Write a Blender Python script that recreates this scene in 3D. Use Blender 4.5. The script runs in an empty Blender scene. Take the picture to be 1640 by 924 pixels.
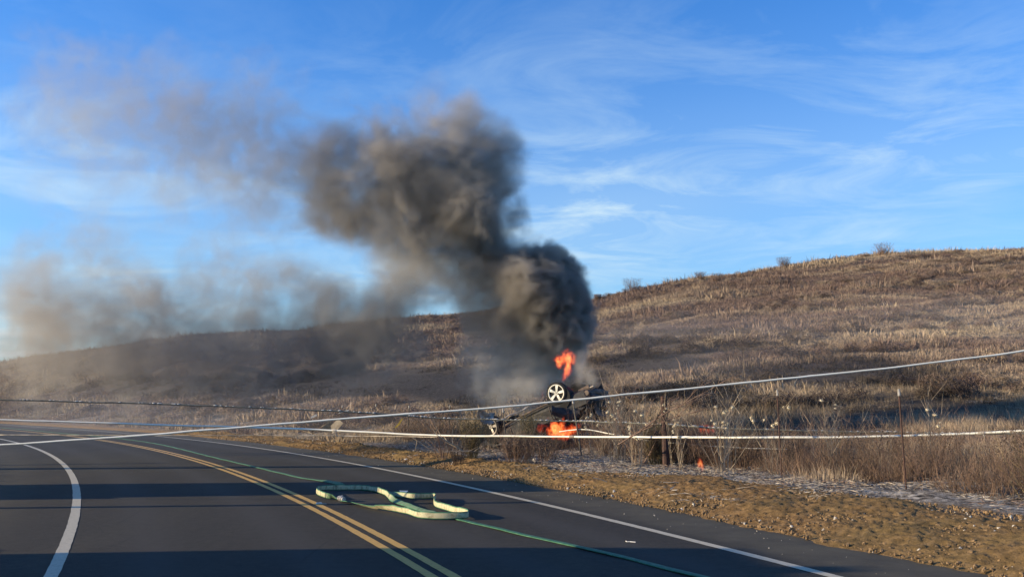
import bpy, bmesh, math, random
import numpy as np
from mathutils import Vector, Matrix, Quaternion
random.seed(7); rng = np.random.default_rng(7)
S = bpy.context.scene
C = S.collection
R = math.radians

# ---------------------------------------------------------------- camera
F = 1500.0; CX = 820.0; CY = 462.0; HZ = 645.0; CAMZ = 1.75
PITCH = math.atan((HZ - CY) / F)
cam_d = bpy.data.cameras.new('camera'); cam = bpy.data.objects.new('camera', cam_d); C.objects.link(cam)
cam.location = (0, 0, CAMZ); cam.rotation_euler = (R(90) + PITCH, 0, 0)
cam_d.sensor_width = 36; cam_d.lens = 36 * F / 1640; cam_d.clip_start = 0.1; cam_d.clip_end = 6000
S.camera = cam

# ---------------------------------------------------------------- sun and sky
SUN_EL = R(13.5)
LD = Vector((math.cos(SUN_EL), 0.10, -math.sin(SUN_EL))).normalized()      # the way the light travels
sun_d = bpy.data.lights.new('sun', 'SUN'); sun = bpy.data.objects.new('sun', sun_d); C.objects.link(sun)
sun_d.energy = 5.0; sun_d.angle = R(0.6); sun_d.color = (1.0, 0.80, 0.53)
sun.rotation_euler = LD.to_track_quat('-Z', 'Y').to_euler(); sun.location = (-40, 0, 30)
W = bpy.data.worlds.new('World'); S.world = W; W.use_nodes = True
nt = W.node_tree; nt.nodes.clear()
def wn(t, **k):
    n = nt.nodes.new(t)
    for a, b in k.items(): setattr(n, a, b)
    return n
wl = nt.links.new
sky = wn('ShaderNodeTexSky', sky_type='NISHITA', sun_disc=False)
sky.sun_elevation = SUN_EL; sky.sun_rotation = math.atan2(-LD.x, -LD.y)
sky.air_density = 1.25; sky.dust_density = 0.25; sky.ozone_density = 2.5
hs = wn('ShaderNodeMix', data_type='RGBA', blend_type='MULTIPLY'); hs.inputs[0].default_value = 1.0; hs.inputs[7].default_value = (0.54, 1.38, 2.65, 1)
wl(sky.outputs[0], hs.inputs[6])
# thin cirrus: the view direction projected on a high flat layer
tc = wn('ShaderNodeTexCoord'); sp = wn('ShaderNodeSeparateXYZ'); wl(tc.outputs['Generated'], sp.inputs[0])
mz = wn('ShaderNodeMath', operation='MAXIMUM'); wl(sp.outputs[2], mz.inputs[0]); mz.inputs[1].default_value = 0.0
mz2 = wn('ShaderNodeMath', operation='ADD'); wl(mz.outputs[0], mz2.inputs[0]); mz2.inputs[1].default_value = 0.10
dx = wn('ShaderNodeMath', operation='DIVIDE'); wl(sp.outputs[0], dx.inputs[0]); wl(mz2.outputs[0], dx.inputs[1])
dy = wn('ShaderNodeMath', operation='DIVIDE'); wl(sp.outputs[1], dy.inputs[0]); wl(mz2.outputs[0], dy.inputs[1])
cb = wn('ShaderNodeCombineXYZ'); wl(dx.outputs[0], cb.inputs[0]); wl(dy.outputs[0], cb.inputs[1])
mp = wn('ShaderNodeMapping'); wl(cb.outputs[0], mp.inputs[0]); mp.inputs['Rotation'].default_value = (0, 0, R(25)); mp.inputs['Scale'].default_value = (1.0, 1.35, 1); mp.inputs['Location'].default_value = (3.1, 1.7, 0)
n1 = wn('ShaderNodeTexNoise'); n1.inputs['Scale'].default_value = 1.7; n1.inputs['Detail'].default_value = 9; n1.inputs['Roughness'].default_value = 0.62; n1.inputs['Distortion'].default_value = 0.9
wl(mp.outputs[0], n1.inputs['Vector'])
n2 = wn('ShaderNodeTexNoise'); n2.inputs['Scale'].default_value = 0.45; n2.inputs['Detail'].default_value = 3
wl(cb.outputs[0], n2.inputs['Vector'])
r1 = wn('ShaderNodeMapRange'); r1.inputs[1].default_value = 0.43; r1.inputs[2].default_value = 0.78; wl(n1.outputs[0], r1.inputs[0])
r2 = wn('ShaderNodeMapRange'); r2.inputs[1].default_value = 0.36; r2.inputs[2].default_value = 0.64; wl(n2.outputs[0], r2.inputs[0])
mu = wn('ShaderNodeMath', operation='MULTIPLY'); wl(r1.outputs[0], mu.inputs[0]); wl(r2.outputs[0], mu.inputs[1])
# the veil thickens where one looks through it at a slant
vz = wn('ShaderNodeMapRange'); vz.inputs[1].default_value = 0.0; vz.inputs[2].default_value = 0.42; vz.inputs[3].default_value = 0.95; vz.inputs[4].default_value = 0.05
wl(mz.outputs[0], vz.inputs[0])
ad = wn('ShaderNodeMath', operation='MULTIPLY_ADD'); wl(mu.outputs[0], ad.inputs[0]); ad.inputs[1].default_value = 0.95; 
vn = wn('ShaderNodeMath', operation='MULTIPLY'); wl(vz.outputs[0], vn.inputs[0]); wl(n2.outputs[0], vn.inputs[1]); wl(vn.outputs[0], ad.inputs[2])
cl = wn('ShaderNodeMix', data_type='RGBA'); alt = wn('ShaderNodeMapRange'); alt.inputs[1].default_value = 0.22; alt.inputs[2].default_value = 0.42; alt.inputs[3].default_value = 1.0; alt.inputs[4].default_value = 0.25; wl(mz.outputs[0], alt.inputs[0]); am_ = wn('ShaderNodeMath', operation='MULTIPLY'); wl(ad.outputs[0], am_.inputs[0]); wl(alt.outputs[0], am_.inputs[1]); wl(am_.outputs[0], cl.inputs[0]); wl(hs.outputs[2], cl.inputs[6]); cl.inputs[7].default_value = (7.0, 8.9, 9.9, 1)
bg = wn('ShaderNodeBackground'); bg.inputs[1].default_value = 0.057; wl(cl.outputs[2], bg.inputs[0])
wo = wn('ShaderNodeOutputWorld'); wl(bg.outputs[0], wo.inputs[0])
SKY = dict(hs=hs, cl=cl, bg=bg)

S.view_settings.view_transform = 'Standard'; S.view_settings.look = 'None'
S.view_settings.exposure = 0.80; S.view_settings.gamma = 1.0
S.cycles.use_denoising = True
S.cycles.max_bounces = 8; S.cycles.diffuse_bounces = 3; S.cycles.volume_bounces = 3; S.cycles.transparent_max_bounces = 12
S.cycles.volume_step_rate = 1.0; S.cycles.volume_max_steps = 256

# ---------------------------------------------------------------- measuring
cP, sP = math.cos(PITCH), math.sin(PITCH)
def ray(px, py):
    a = (px - CX) / F; b = (CY - py) / F
    return Vector((a, cP - b * sP, sP + b * cP))
def atY(px, py, Y):                      # the point of the place seen at px,py that lies Y metres ahead
    d = ray(px, py); k = Y / d.y; return Vector((d.x * k, Y, CAMZ + d.z * k))
def onG(px, py, z=0.0):
    d = ray(px, py); k = (z - CAMZ) / d.z; return Vector((d.x * k, d.y * k, z))
def proj(x, y, z):                       # numpy: where a point is seen
    dz = z - CAMZ
    f = y * cP + dz * sP; u = -y * sP + dz * cP
    f = np.maximum(f, 0.01)
    return CX + F * x / f, CY - F * u / f

def hash01(ix, iy, iz, seed):
    h = (ix.astype(np.int64) * 374761393 + iy.astype(np.int64) * 668265263 + iz.astype(np.int64) * 2147483647 + seed * 974634777) & 0xffffffff
    h = ((h ^ (h >> 13)) * 1274126177) & 0xffffffff
    h = ((h ^ (h >> 16)) * 2246822519) & 0xffffffff
    return ((h ^ (h >> 15)) & 0xffffff) / float(0xffffff)
def vnoise(x, y, z=None, seed=0):
    x = np.asarray(x, float); y = np.asarray(y, float)
    z = np.zeros_like(x) if z is None else np.asarray(z, float)
    x0 = np.floor(x); y0 = np.floor(y); z0 = np.floor(z)
    fx = x - x0; fy = y - y0; fz = z - z0
    fx = fx * fx * (3 - 2 * fx); fy = fy * fy * (3 - 2 * fy); fz = fz * fz * (3 - 2 * fz)
    r = 0
    flat = not np.any(z)
    for k in ((0,) if flat else (0, 1)):
        wz = (1 - fz) if k == 0 else fz
        for j in (0, 1):
            wy = (1 - fy) if j == 0 else fy
            for i in (0, 1):
                wx = (1 - fx) if i == 0 else fx
                r = r + hash01(x0 + i, y0 + j, z0 + k, seed) * wx * wy * wz
    return r
def fbm(x, y, z=None, oct=4, seed=0, gain=0.5):
    a, t, n = 1.0, 0.0, 0.0
    for o in range(oct):
        f = 2.03 ** o
        t = t + a * (vnoise(x * f + 17.3 * o, y * f - 9.1 * o, None if z is None else z * f + 5.7 * o, seed + o) - 0.5); n += a; a *= gain
    return t / n * 2
def sm(a, b, x):
    t = np.clip((np.asarray(x, float) - a) / (b - a), 0, 1); return t * t * (3 - 2 * t)

# ---------------------------------------------------------------- road frame
P0 = np.array((2.63, 11.4)); TD = np.array((-0.425, 0.905)); ND = np.array((0.905, 0.425))
def ew(t):
    t = np.asarray(t, float); tt = np.clip(t, -4, 60); k = 144.0
    v = 0.45 * (1 - (tt - 11.5) ** 2 / k); g = -0.9 * (tt - 11.5) / k
    return v + g * (t - tt)
def te(x, y):
    dxx = x - P0[0]; dyy = y - P0[1]
    return dxx * TD[0] + dyy * TD[1], dxx * ND[0] + dyy * ND[1]
def road_xy(t, off):                     # off = metres right of the white edge line
    e = ew(t) + off; return P0[0] + TD[0] * t + ND[0] * e, P0[1] + TD[1] * t + ND[1] * e
PAVE = 1.5; LEFT = -9.2
def pave_edge(t): return PAVE + 0.16 * fbm(np.asarray(t, float) * 0.35, np.asarray(t, float) * 0, oct=3, seed=5) + 0.05 * fbm(np.asarray(t, float) * 4, np.asarray(t, float) * 0, oct=2, seed=6)
def sdist(x, y):
    t, e = te(x, y); q = e - ew(t)
    return t, q - PAVE, LEFT - q
KU = np.array([-1.3, -.8, -.547, -.36, -.23, -.129, -.057, .08, .12, .187, .23, .38, .547, .9, 1.5])
KK = np.array([.02, .03, .040, .056, .0690, .0815, .0875, .108, .118, .132, .137, .153, .163, .18, .19])
YC = 150.0
def ground_z(x, y, fine=True):
    x = np.asarray(x, float); y = np.asarray(y, float)
    t, s, sl = sdist(x, y)
    yy = np.maximum(y, 1.0)
    k = np.interp(x / yy, KU, KK)
    zc = CAMZ + k * YC + 1.6 * fbm(x / 45, y * 0, oct=2, seed=31) * sm(60, 120, y)
    q = (y - 27) / (YC - 27)
    g = np.where(q <= 0, 0, np.clip(q, 0, 1) ** 1.22)
    z = zc * g
    z = np.where(q > 1, zc * (1 - ((q - 1) * 0.9) ** 2 * 0.6), z)
    z = np.maximum(z, -2) * sm(2.0, 26, np.maximum(s, sl * 0.9)) ** 0.8
    z = z + 0.20 * sm(-0.1, 2.2, s) + 0.010 * np.clip(s, 0, 40) + 0.15 * sm(0, 3, sl)
    z = z + np.where(s > 0, sm(4, 9, s) * 0.22, 0)
    z = z + (sm(.8, 5, s) + sm(.8, 5, sl)) * (0.10 * fbm(x / 2.1, y / 2.1, oct=3, seed=3) + 0.7 * sm(50, 90, y) * fbm(x / 16, y / 9, oct=4, seed=4))
    z = np.where((s < 0) & (sl < 0), -0.06, z)
    if fine: z = z + sm(0, .5, s) * 0.03 * fbm(x * 2.5, y * 2.5, oct=3, seed=9)
    return z
def gz(x, y): return float(ground_z(np.array([x]), np.array([y]))[0])

# burnt ground, with a shaded band of the upper right slope painted in, as mapped from the photograph: (px, py, rx, ry, strength)
BURN_SHADE = [(600, 614, 230, 26, 1.0), (720, 620, 120, 26, 1.0), (760, 632, 60, 22, .9), (700, 598, 120, 12, .8), (480, 612, 90, 16, .9), (1030, 582, 100, 15, .8), (1130, 560, 120, 9, .55),
         (1010, 548, 110, 9, .55), (1110, 533, 130, 7, .5), (1060, 630, 140, 17, .95), (1200, 652, 90, 20, .6), (900, 610, 90, 34, .95), (880, 720, 120, 40, .8),
         (1050, 745, 170, 26, .85), (1080, 690, 150, 12, .6), (850, 570, 60, 30, .6), (960, 690, 80, 40, .8), (700, 705, 70, 10, .55), (1300, 700, 140, 40, .7), (1350, 600, 220, 26, .7),
         (300, 620, 200, 20, .7), (620, 580, 90, 6, .5), (1450, 650, 200, 22, .7)]
def burn_shade_of(x, y, z):
    px, py = proj(x, y, z)
    b = np.zeros_like(px); n = 0.55 * fbm(x / 5.0, y / 5.0, oct=4, seed=41)
    for cx, cy, rx, ry, w in BURN_SHADE:
        d = np.sqrt(((px - cx) / rx) ** 2 + ((py - cy) / ry) ** 2)
        b = np.maximum(b, w * sm(1.25, 0.6, d + n * .8))
    return b * (y > 3)
def tone_of(x, y):                       # 0 straw .. 1 red-brown
    v = 0.33 + 1.5 * fbm(x / 17, y / 5.5, oct=5, seed=51, gain=.62) + 0.22 * sm(30, 110, y) + .5 * fbm(x / 45, y / 14, oct=2, seed=53)
    return np.clip(v, 0, 1)

# ---------------------------------------------------------------- material helpers
def mat(name):
    m = bpy.data.materials.new(name); m.use_nodes = True; t = m.node_tree; t.nodes.clear()
    o = t.nodes.new('ShaderNodeOutputMaterial'); b = t.nodes.new('ShaderNodeBsdfPrincipled'); t.links.new(b.outputs[0], o.inputs[0])
    return m, t, b
def nd(t, ty, **k):
    n = t.nodes.new(ty)
    for a, b in k.items():
        if a.startswith('i_'):
            kk = a[2:]; kk = int(kk) if kk.isdigit() else kk.replace('_', ' ')
            n.inputs[kk].default_value = b
        else: setattr(n, a, b)
    return n
def ramp(t, src, stops):
    r = t.nodes.new('ShaderNodeValToRGB'); e = r.color_ramp.elements
    while len(e) < len(stops): e.new(0.5)
    for i, (p, c) in enumerate(stops):
        e[i].position = p; e[i].color = (*c, 1) if len(c) == 3 else c
    t.links.new(src, r.inputs[0]); return r.outputs[0]
def noise(t, scale, detail=4, rough=0.55, vec=None, dist=0.0):
    n = nd(t, 'ShaderNodeTexNoise'); n.inputs['Scale'].default_value = scale; n.inputs['Detail'].default_value = detail; n.inputs['Roughness'].default_value = rough; n.inputs['Distortion'].default_value = dist
    if vec is not None: t.links.new(vec, n.inputs['Vector'])
    return n.outputs[0]
def geopos(t): return nd(t, 'ShaderNodeNewGeometry').outputs['Position']
def objco(t): return nd(t, 'ShaderNodeTexCoord').outputs['Object']
def mixc(t, f, a, b, mode='MIX'):
    m = nd(t, 'ShaderNodeMix', data_type='RGBA', blend_type=mode)
    for i, v in ((0, f), (6, a), (7, b)):
        if hasattr(v, 'links'): t.links.new(v, m.inputs[i])
        else: m.inputs[i].default_value = v if i == 0 else ((*v, 1) if len(v) == 3 else v)
    return m.outputs[2]
def attr(t, name, ty='GEOMETRY'):
    n = nd(t, 'ShaderNodeAttribute', attribute_type=ty); n.attribute_name = name; return n.outputs['Fac']
def bump(t, b, h, strength=0.5, dist=0.02):
    n = nd(t, 'ShaderNodeBump'); n.inputs['Strength'].default_value = strength; n.inputs['Distance'].default_value = dist
    t.links.new(h, n.inputs['Height']); t.links.new(n.outputs[0], b.inputs['Normal'])
def simple(name, c1, c2=None, scale=6, rough=0.7, metal=0.0, bmp=0.0, detail=5, lo=.35, hi=.65):
    m, t, b = mat(name)
    co = objco(t); n = noise(t, scale, detail, vec=co)
    t.links.new(ramp(t, n, [(lo, c1), (hi, c2 or c1)]), b.inputs['Base Color'])
    b.inputs['Roughness'].default_value = rough; b.inputs['Metallic'].default_value = metal
    if bmp: bump(t, b, n, bmp, 0.02)
    return m
M = {}
# asphalt
m, t, b = mat('asphalt'); pos = geopos(t)
mpn = nd(t, 'ShaderNodeMapping'); mpn.inputs['Rotation'].default_value = (0, 0, -math.atan2(0.425, 0.905)); mpn.inputs['Scale'].default_value = (1.1, .12, 1); t.links.new(pos, mpn.inputs[0])
big = noise(t, .9, 4, vec=mpn.outputs[0]); fin = noise(t, 95, 3, .7, vec=pos); spk = nd(t, 'ShaderNodeTexVoronoi'); spk.inputs['Scale'].default_value = 60; t.links.new(pos, spk.inputs['Vector'])
c = ramp(t, big, [(.3, (.030, .030, .032)), (.55, (.041, .041, .042)), (.75, (.053, .052, .050))])
c = mixc(t, .55, c, ramp(t, fin, [(.35, (.35, .35, .35)), (.65, (1.0, 1.0, 1.0))]), 'MULTIPLY')
c = mixc(t, 1.0, c, (.98, .86, .60), 'MULTIPLY')
lo_ = noise(t, 7, 5, .75, vec=pos); c = mixc(t, .5, c, ramp(t, lo_, [(.34, (.45,) * 3), (.66, (1.6,) * 3)]), 'MULTIPLY'); mid_ = noise(t, 26, 3, .8, vec=pos); c = mixc(t, .55, c, ramp(t, mid_, [(.32, (.55,) * 3), (.5, (1,) * 3), (.68, (1.5,) * 3)]), 'MULTIPLY')
trk = attr(t, 'track'); c = mixc(t, trk, c, ramp(t, big, [(.3, (.060, .056, .048)), (.7, (.040, .038, .034))]))
ck = nd(t, 'ShaderNodeTexVoronoi', feature='DISTANCE_TO_EDGE'); ck.inputs['Scale'].default_value = .55; wv_ = mixc(t, .22, pos, nd(t, 'ShaderNodeTexNoise', i_Scale=2.0, i_Detail=5.0).outputs[1]); t.links.new(wv_, ck.inputs['Vector'])
c = mixc(t, ramp(t, ck.outputs['Distance'], [(.0, (.45,) * 3), (.006, (0,) * 3)]), c, (.012, .011, .010))
sh = attr(t, 'shoulder'); dn = noise(t, 1.6, 6, .65, vec=pos)
dm = nd(t, 'ShaderNodeMath', operation='MULTIPLY'); t.links.new(sh, dm.inputs[0]); t.links.new(ramp(t, dn, [(.3, (.35,) * 3), (.65, (1,) * 3)]), dm.inputs[1])
c = mixc(t, dm.outputs[0], c, (.092, .080, .052))
t.links.new(c, b.inputs['Base Color']); b.inputs['Roughness'].default_value = .85; b.inputs['Specular IOR Level'].default_value = .25
bump(t, b, fin, .6, .006); M['asphalt'] = m
def paint(name, col, wear):
    m, t, b = mat(name); pos = geopos(t); a = noise(t, 14, 6, .7, vec=pos); f = noise(t, 80, 3, .7, vec=pos)
    s = nd(t, 'ShaderNodeMath', operation='ADD'); t.links.new(a, s.inputs[0]); t.links.new(f, s.inputs[1])
    c = ramp(t, s.outputs[0], [(.36, tuple(v * .42 for v in col)), (wear, tuple(v * .85 for v in col)), (.62, col)])
    r = t.nodes[c.node.name]; sc = nd(t, 'ShaderNodeMath', operation='MULTIPLY', i_1=.5); t.links.new(s.outputs[0], sc.inputs[0]); t.links.new(sc.outputs[0], r.inputs[0])
    t.links.new(c, b.inputs['Base Color']); b.inputs['Roughness'].default_value = .6; return m
M['white_paint'] = paint('white_road_paint', (.52, .46, .32), .46)
M['yellow_paint'] = paint('yellow_road_paint', (.62, .36, .075), .46)
# earth under the grass
m, t, b = mat('hill_ground'); pos = geopos(t)
n = noise(t, .8, 8, .7, vec=pos); n3 = noise(t, 9, 6, .75, vec=pos); nb = noise(t, 5.5, 8, .8, vec=pos)
tn = attr(t, 'tone'); bn = attr(t, 'burn'); ds = attr(t, 'dirt'); ah = attr(t, 'ash')
c = mixc(t, tn, (.20, .155, .105), (.11, .076, .060))
c = mixc(t, .6, c, ramp(t, n3, [(.3, (.45, .45, .45)), (.7, (1.3, 1.3, 1.3))]), 'MULTIPLY')
bcol = ramp(t, nb, [(.36, (.008, .008, .009)), (.50, (.026, .024, .024)), (.60, (.06, .055, .05)), (.70, (.14, .125, .11))])
c = mixc(t, bn, c, bcol)
acol = ramp(t, nb, [(.36, (.02, .018, .016)), (.46, (.12, .105, .088)), (.54, (.42, .38, .32)), (.66, (.70, .65, .56))])
c = mixc(t, ah, c, acol)
dcol = ramp(t, n3, [(.3, (.15, .085, .032)), (.5, (.27, .16, .065)), (.72, (.40, .26, .12))])
c = mixc(t, ds, c, dcol)
t.links.new(c, b.inputs['Base Color']); b.inputs['Roughness'].default_value = .95; b.inputs['Specular IOR Level'].default_value = .1
bump(t, b, n3, .9, .12); M['ground'] = m
m, t, b = mat('dirt_shoulder'); pos = geopos(t); n = noise(t, 7, 8, .75, vec=pos); n2_ = noise(t, 40, 4, .7, vec=pos)
c = ramp(t, n, [(.32, (.060, .036, .016)), (.50, (.18, .11, .046)), (.70, (.33, .21, .10))]); c = mixc(t, .5, c, ramp(t, n2_, [(.3, (.5,) * 3), (.7, (1.3,) * 3)]), 'MULTIPLY')
tint = noise(t, .45, 3, vec=pos); c = mixc(t, ramp(t, tint, [(.4, (0,) * 3), (.7, (.55,) * 3)]), c, (.16, .12, .05))
t.links.new(c, b.inputs['Base Color']); b.inputs['Roughness'].default_value = .97; b.inputs['Specular IOR Level'].default_value = .1; bump(t, b, n2_, .8, .02); M['dirt'] = m
# grass: colour from attributes carried by every tuft
def grass_mat(name, straw, red, burnt, ty='INSTANCER'):
    m, t, b = mat(name); pos = geopos(t)
    c = mixc(t, attr(t, 'tone', ty), straw, red); c = mixc(t, attr(t, 'burn', ty), c, burnt)
    n = noise(t, 3.0, 3, vec=pos); c = mixc(t, .7, c, ramp(t, n, [(.3, (.55,) * 3), (.7, (1.35,) * 3)]), 'MULTIPLY')
    t.links.new(c, b.inputs['Base Color']); b.inputs['Roughness'].default_value = .8; b.inputs['Specular IOR Level'].default_value = .15
    return m
M['grass'] = grass_mat('dry_grass', (.40, .315, .215), (.18, .125, .103), (.016, .015, .016))
M['stalk'] = simple('dry_stalk', (.12, .07, .045), (.29, .19, .125), 3, .8)
M['stalk_dark'] = simple('dark_stalk', (.055, .035, .024), (.13, .085, .055), 3, .85)
M['stalk_pale'] = simple('pale_stalk', (.20, .155, .105), (.42, .34, .24), 4, .8)
M['stalk_olive'] = simple('olive_stalk', (.085, .065, .028), (.20, .15, .065), 3, .8)
M['fluff'] = simple('seed_fluff', (.42, .35, .22), (.66, .58, .42), 40, .9)
M['litter'] = simple('bleached_litter', (.16, .13, .10), (.58, .52, .42), 1.5, .85)
M['stone'] = simple('pale_stone', (.34, .30, .24), (.60, .56, .48), 25, .9, bmp=.4)
M['clod'] = simple('earth_clod', (.10, .062, .028), (.27, .175, .085), 2.2, .95)
M['white_cable'] = simple('white_cable', (.80, .76, .62), (.90, .87, .74), 3, .45)
M['dark_cable'] = simple('weathered_cable', (.075, .080, .066), (.15, .15, .125), 5, .7)
M['ashflake'] = simple('ash_flake', (.5, .48, .44), (.75, .73, .68), 20, .9)
M['rust'] = simple('rusty_steel', (.018, .010, .008), (.070, .030, .020), 14, .8, bmp=.3)
M['steel_post'] = simple('weathered_post', (.05, .045, .035), (.14, .125, .10), 9, .7)
M['post_tip'] = simple('pale_post_tip', (.20, .19, .17), (.34, .32, .29), 9, .6)
M['char'] = simple('charred_metal', (.008, .009, .011), (.035, .034, .034), 5, .75, bmp=.5)
M['char_rust'] = simple('burnt_scale_metal', (.03, .022, .018), (.16, .12, .095), 4, .8, .2, bmp=.5)
M['bare'] = simple('bare_scorched_metal', (.12, .11, .10), (.42, .38, .33), 5, .5, .5)
M['tyre'] = simple('burnt_tyre', (.010, .010, .011), (.028, .027, .027), 9, .85, bmp=.3)
M['rim'] = simple('pale_alloy', (.62, .60, .48), (.80, .78, .66), 6, .45, 0.15)
M['well'] = simple('char_recess_black', (.004, .004, .004), (.010, .010, .010), 5, .9)  # burnt seats, and black painted for shade in the wheel recesses
M['panel'] = simple('dusty_panel', (.15, .135, .105), (.30, .26, .20), 7, .8)
M['yellow'] = simple('yellow_strap', (.42, .28, .03), (.60, .42, .08), 10, .7)
M['plastic'] = simple('white_plastic', (.62, .60, .55), (.78, .76, .70), 10, .5)
M['red'] = simple('engine_red', (.30, .012, .010), (.36, .016, .012), 2, .3)
M['chrome'] = simple('bright_metal', (.55, .55, .55), (.65, .65, .65), 3, .3, .9)
M['glass'] = simple('dark_glass', (.01, .012, .014), (.015, .017, .02), 3, .08)
M['wood'] = simple('weathered_timber', (.10, .075, .05), (.20, .155, .11), 8, .85, bmp=.3)

# ---------------------------------------------------------------- object helpers
def tag(o, label=None, cat=None, group=None, kind=None):
    for k, v in (('label', label), ('category', cat), ('group', group), ('kind', kind)):
        if v: o[k] = v
    return o
def link_mesh(name, me, parent=None, m=None, smooth=False):
    o = bpy.data.objects.new(name, me); C.objects.link(o)
    if m:
        for mm in (m if isinstance(m, (list, tuple)) else [m]): me.materials.append(mm)
    if parent: o.parent = parent
    if smooth: me.shade_smooth()
    return o
def pydata(name, v, f, m=None, parent=None, smooth=False):
    me = bpy.data.meshes.new(name); me.from_pydata([tuple(p) for p in v], [], f); me.update()
    return link_mesh(name, me, parent, m, smooth)
def empty(name, loc=(0, 0, 0)):
    o = bpy.data.objects.new(name, None); C.objects.link(o); o.location = loc; o.empty_display_size = .2; return o
def copy_thing(root, loc, rotz=0, scale=1.0, label=None):
    r = root.copy(); C.objects.link(r); r.location = loc; r.rotation_euler = (0, 0, rotz); r.scale = (scale,) * 3
    if label: r['label'] = label
    for ch in root.children:
        c2 = ch.copy(); C.objects.link(c2); c2.parent = r
        for g in ch.children:
            d = g.copy(); C.objects.link(d); d.parent = c2
    return r
class MB:
    def __init__(s): s.v = []; s.f = []
    def tube(s, pts, rads, n=6, cap=True):
        pts = [Vector(p) for p in pts]; 
        if not hasattr(rads, '__len__'): rads = [rads] * len(pts)
        b0 = len(s.v); up = None
        for i, p in enumerate(pts):
            d = (pts[min(i + 1, len(pts) - 1)] - pts[max(i - 1, 0)]).normalized()
            if up is None:
                up = Vector((0, 0, 1)) if abs(d.z) < .9 else Vector((1, 0, 0))
            a = d.cross(up).normalized(); b = a.cross(d).normalized(); up = b
            for k in range(n):
                an = 2 * math.pi * k / n
                s.v.append(p + (a * math.cos(an) + b * math.sin(an)) * rads[i])
        for i in range(len(pts) - 1):
            for k in range(n):
                k2 = (k + 1) % n
                s.f.append((b0 + i * n + k, b0 + i * n + k2, b0 + (i + 1) * n + k2, b0 + (i + 1) * n + k))
        if cap and n > 2:
            s.f.append(tuple(b0 + k for k in reversed(range(n)))); e = b0 + (len(pts) - 1) * n
            s.f.append(tuple(e + k for k in range(n)))
        return s
    def box(s, c, h, rot=None, taper=1.0):
        b0 = len(s.v); c = Vector(c)
        for z in (-1, 1):
            tt = taper if z > 0 else 1
            for (x, y) in ((-1, -1), (1, -1), (1, 1), (-1, 1)):
                p = Vector((x * h[0] * tt, y * h[1] * tt, z * h[2]))
                if rot is not None: p = rot @ p
                s.v.append(c + p)
        s.f += [tuple(b0 + i for i in q) for q in ((3, 2, 1, 0), (4, 5, 6, 7), (0, 1, 5, 4), (1, 2, 6, 5), (2, 3, 7, 6), (3, 0, 4, 7))]
        return s
    def blob(s, c, r, seed=0, sq=(1, 1, 1), lump=.35):
        bm = bmesh.new(); bmesh.ops.create_icosphere(bm, subdivisions=2 if lump else 1, radius=1)
        rr = random.Random(seed); offs = Vector((rr.random() * 50, rr.random() * 50, rr.random() * 50))
        b0 = len(s.v)
        for v in bm.verts:
            d = v.co.normalized(); q = d * 1.7 + offs
            k = 1 + lump * float(fbm(np.array([q.x]), np.array([q.y]), np.array([q.z]), 2, 3)[0])
            s.v.append(Vector(c) + Vector((d.x * sq[0], d.y * sq[1], d.z * sq[2])) * r * k)
        for f in bm.faces: s.f.append(tuple(b0 + v.index for v in f.verts))
        bm.free(); return s
    def build(s, name, m, parent=None, smooth=False): return pydata(name, s.v, s.f, m, parent, smooth)
def spline(pts, n=8):                    # Catmull-Rom through points (any dimension, lists)
    P = [np.array(p, float) for p in pts]; out = []
    for i in range(len(P) - 1):
        a = P[max(i - 1, 0)]; b = P[i]; c_ = P[i + 1]; d = P[min(i + 2, len(P) - 1)]
        for k in range(n):
            u = k / n
            out.append(.5 * ((2 * b) + (-a + c_) * u + (2 * a - 5 * b + 4 * c_ - d) * u * u + (-a + 3 * b - 3 * c_ + d) * u ** 3))
    out.append(P[-1]); return out

# ---------------------------------------------------------------- ground
def grid_mesh(name, X, Y, Z, m, attrs):
    r, c_ = X.shape; v = np.stack([X, Y, Z], -1).reshape(-1, 3)
    i = np.arange(r * c_).reshape(r, c_); q = np.stack([i[:-1, :-1], i[:-1, 1:], i[1:, 1:], i[1:, :-1]], -1).reshape(-1, 4)
    me = bpy.data.meshes.new(name); me.vertices.add(len(v)); me.vertices.foreach_set('co', v.ravel())
    me.loops.add(q.size); me.loops.foreach_set('vertex_index', q.ravel()); me.polygons.add(len(q))
    me.polygons.foreach_set('loop_start', np.arange(0, q.size, 4)); me.update(calc_edges=True)
    for k, a in attrs.items():
        at = me.attributes.new(k, 'FLOAT', 'POINT'); at.data.foreach_set('value', a.ravel().astype(np.float32))
    me.shade_smooth(); o = link_mesh(name, me, None, m); o['kind'] = 'structure'; return o
NR, NC = 620, 560
yr = np.concatenate([np.linspace(-60, 6, 34, endpoint=False), 6 * (900 / 6) ** (np.linspace(0, 1, NR) ** 1.0)])
v_ = np.linspace(-1, 1, NC); ur = np.sign(v_) * np.abs(v_) ** 1.35 * 1.7
YY, UU = np.meshgrid(yr, ur, indexing='ij'); XX = UU * (np.maximum(YY, 0) + 22)
ZZ = ground_z(XX, YY); ZZ = np.where(YY > 220, np.minimum(ZZ, ZZ * 0 - 1 + 0 * ZZ), ZZ)
bb = burn_shade_of(XX, YY, ZZ); tt_ = tone_of(XX, YY)
tg, sg, slg = sdist(XX, YY); pxg, pyg = proj(XX, YY, ZZ)
bermw = np.interp(tg, [-4, 0, 5, 10, 60], [2.7, 2.7, 2.2, 1.1, 1.0])
dirt = np.maximum(((sg > -.3) & (sg < bermw + .4)) * (1 - sm(bermw - .5, bermw + .3, sg)), ((slg > -.3)) * (1 - sm(1.0, 2.5, slg)))
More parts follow.
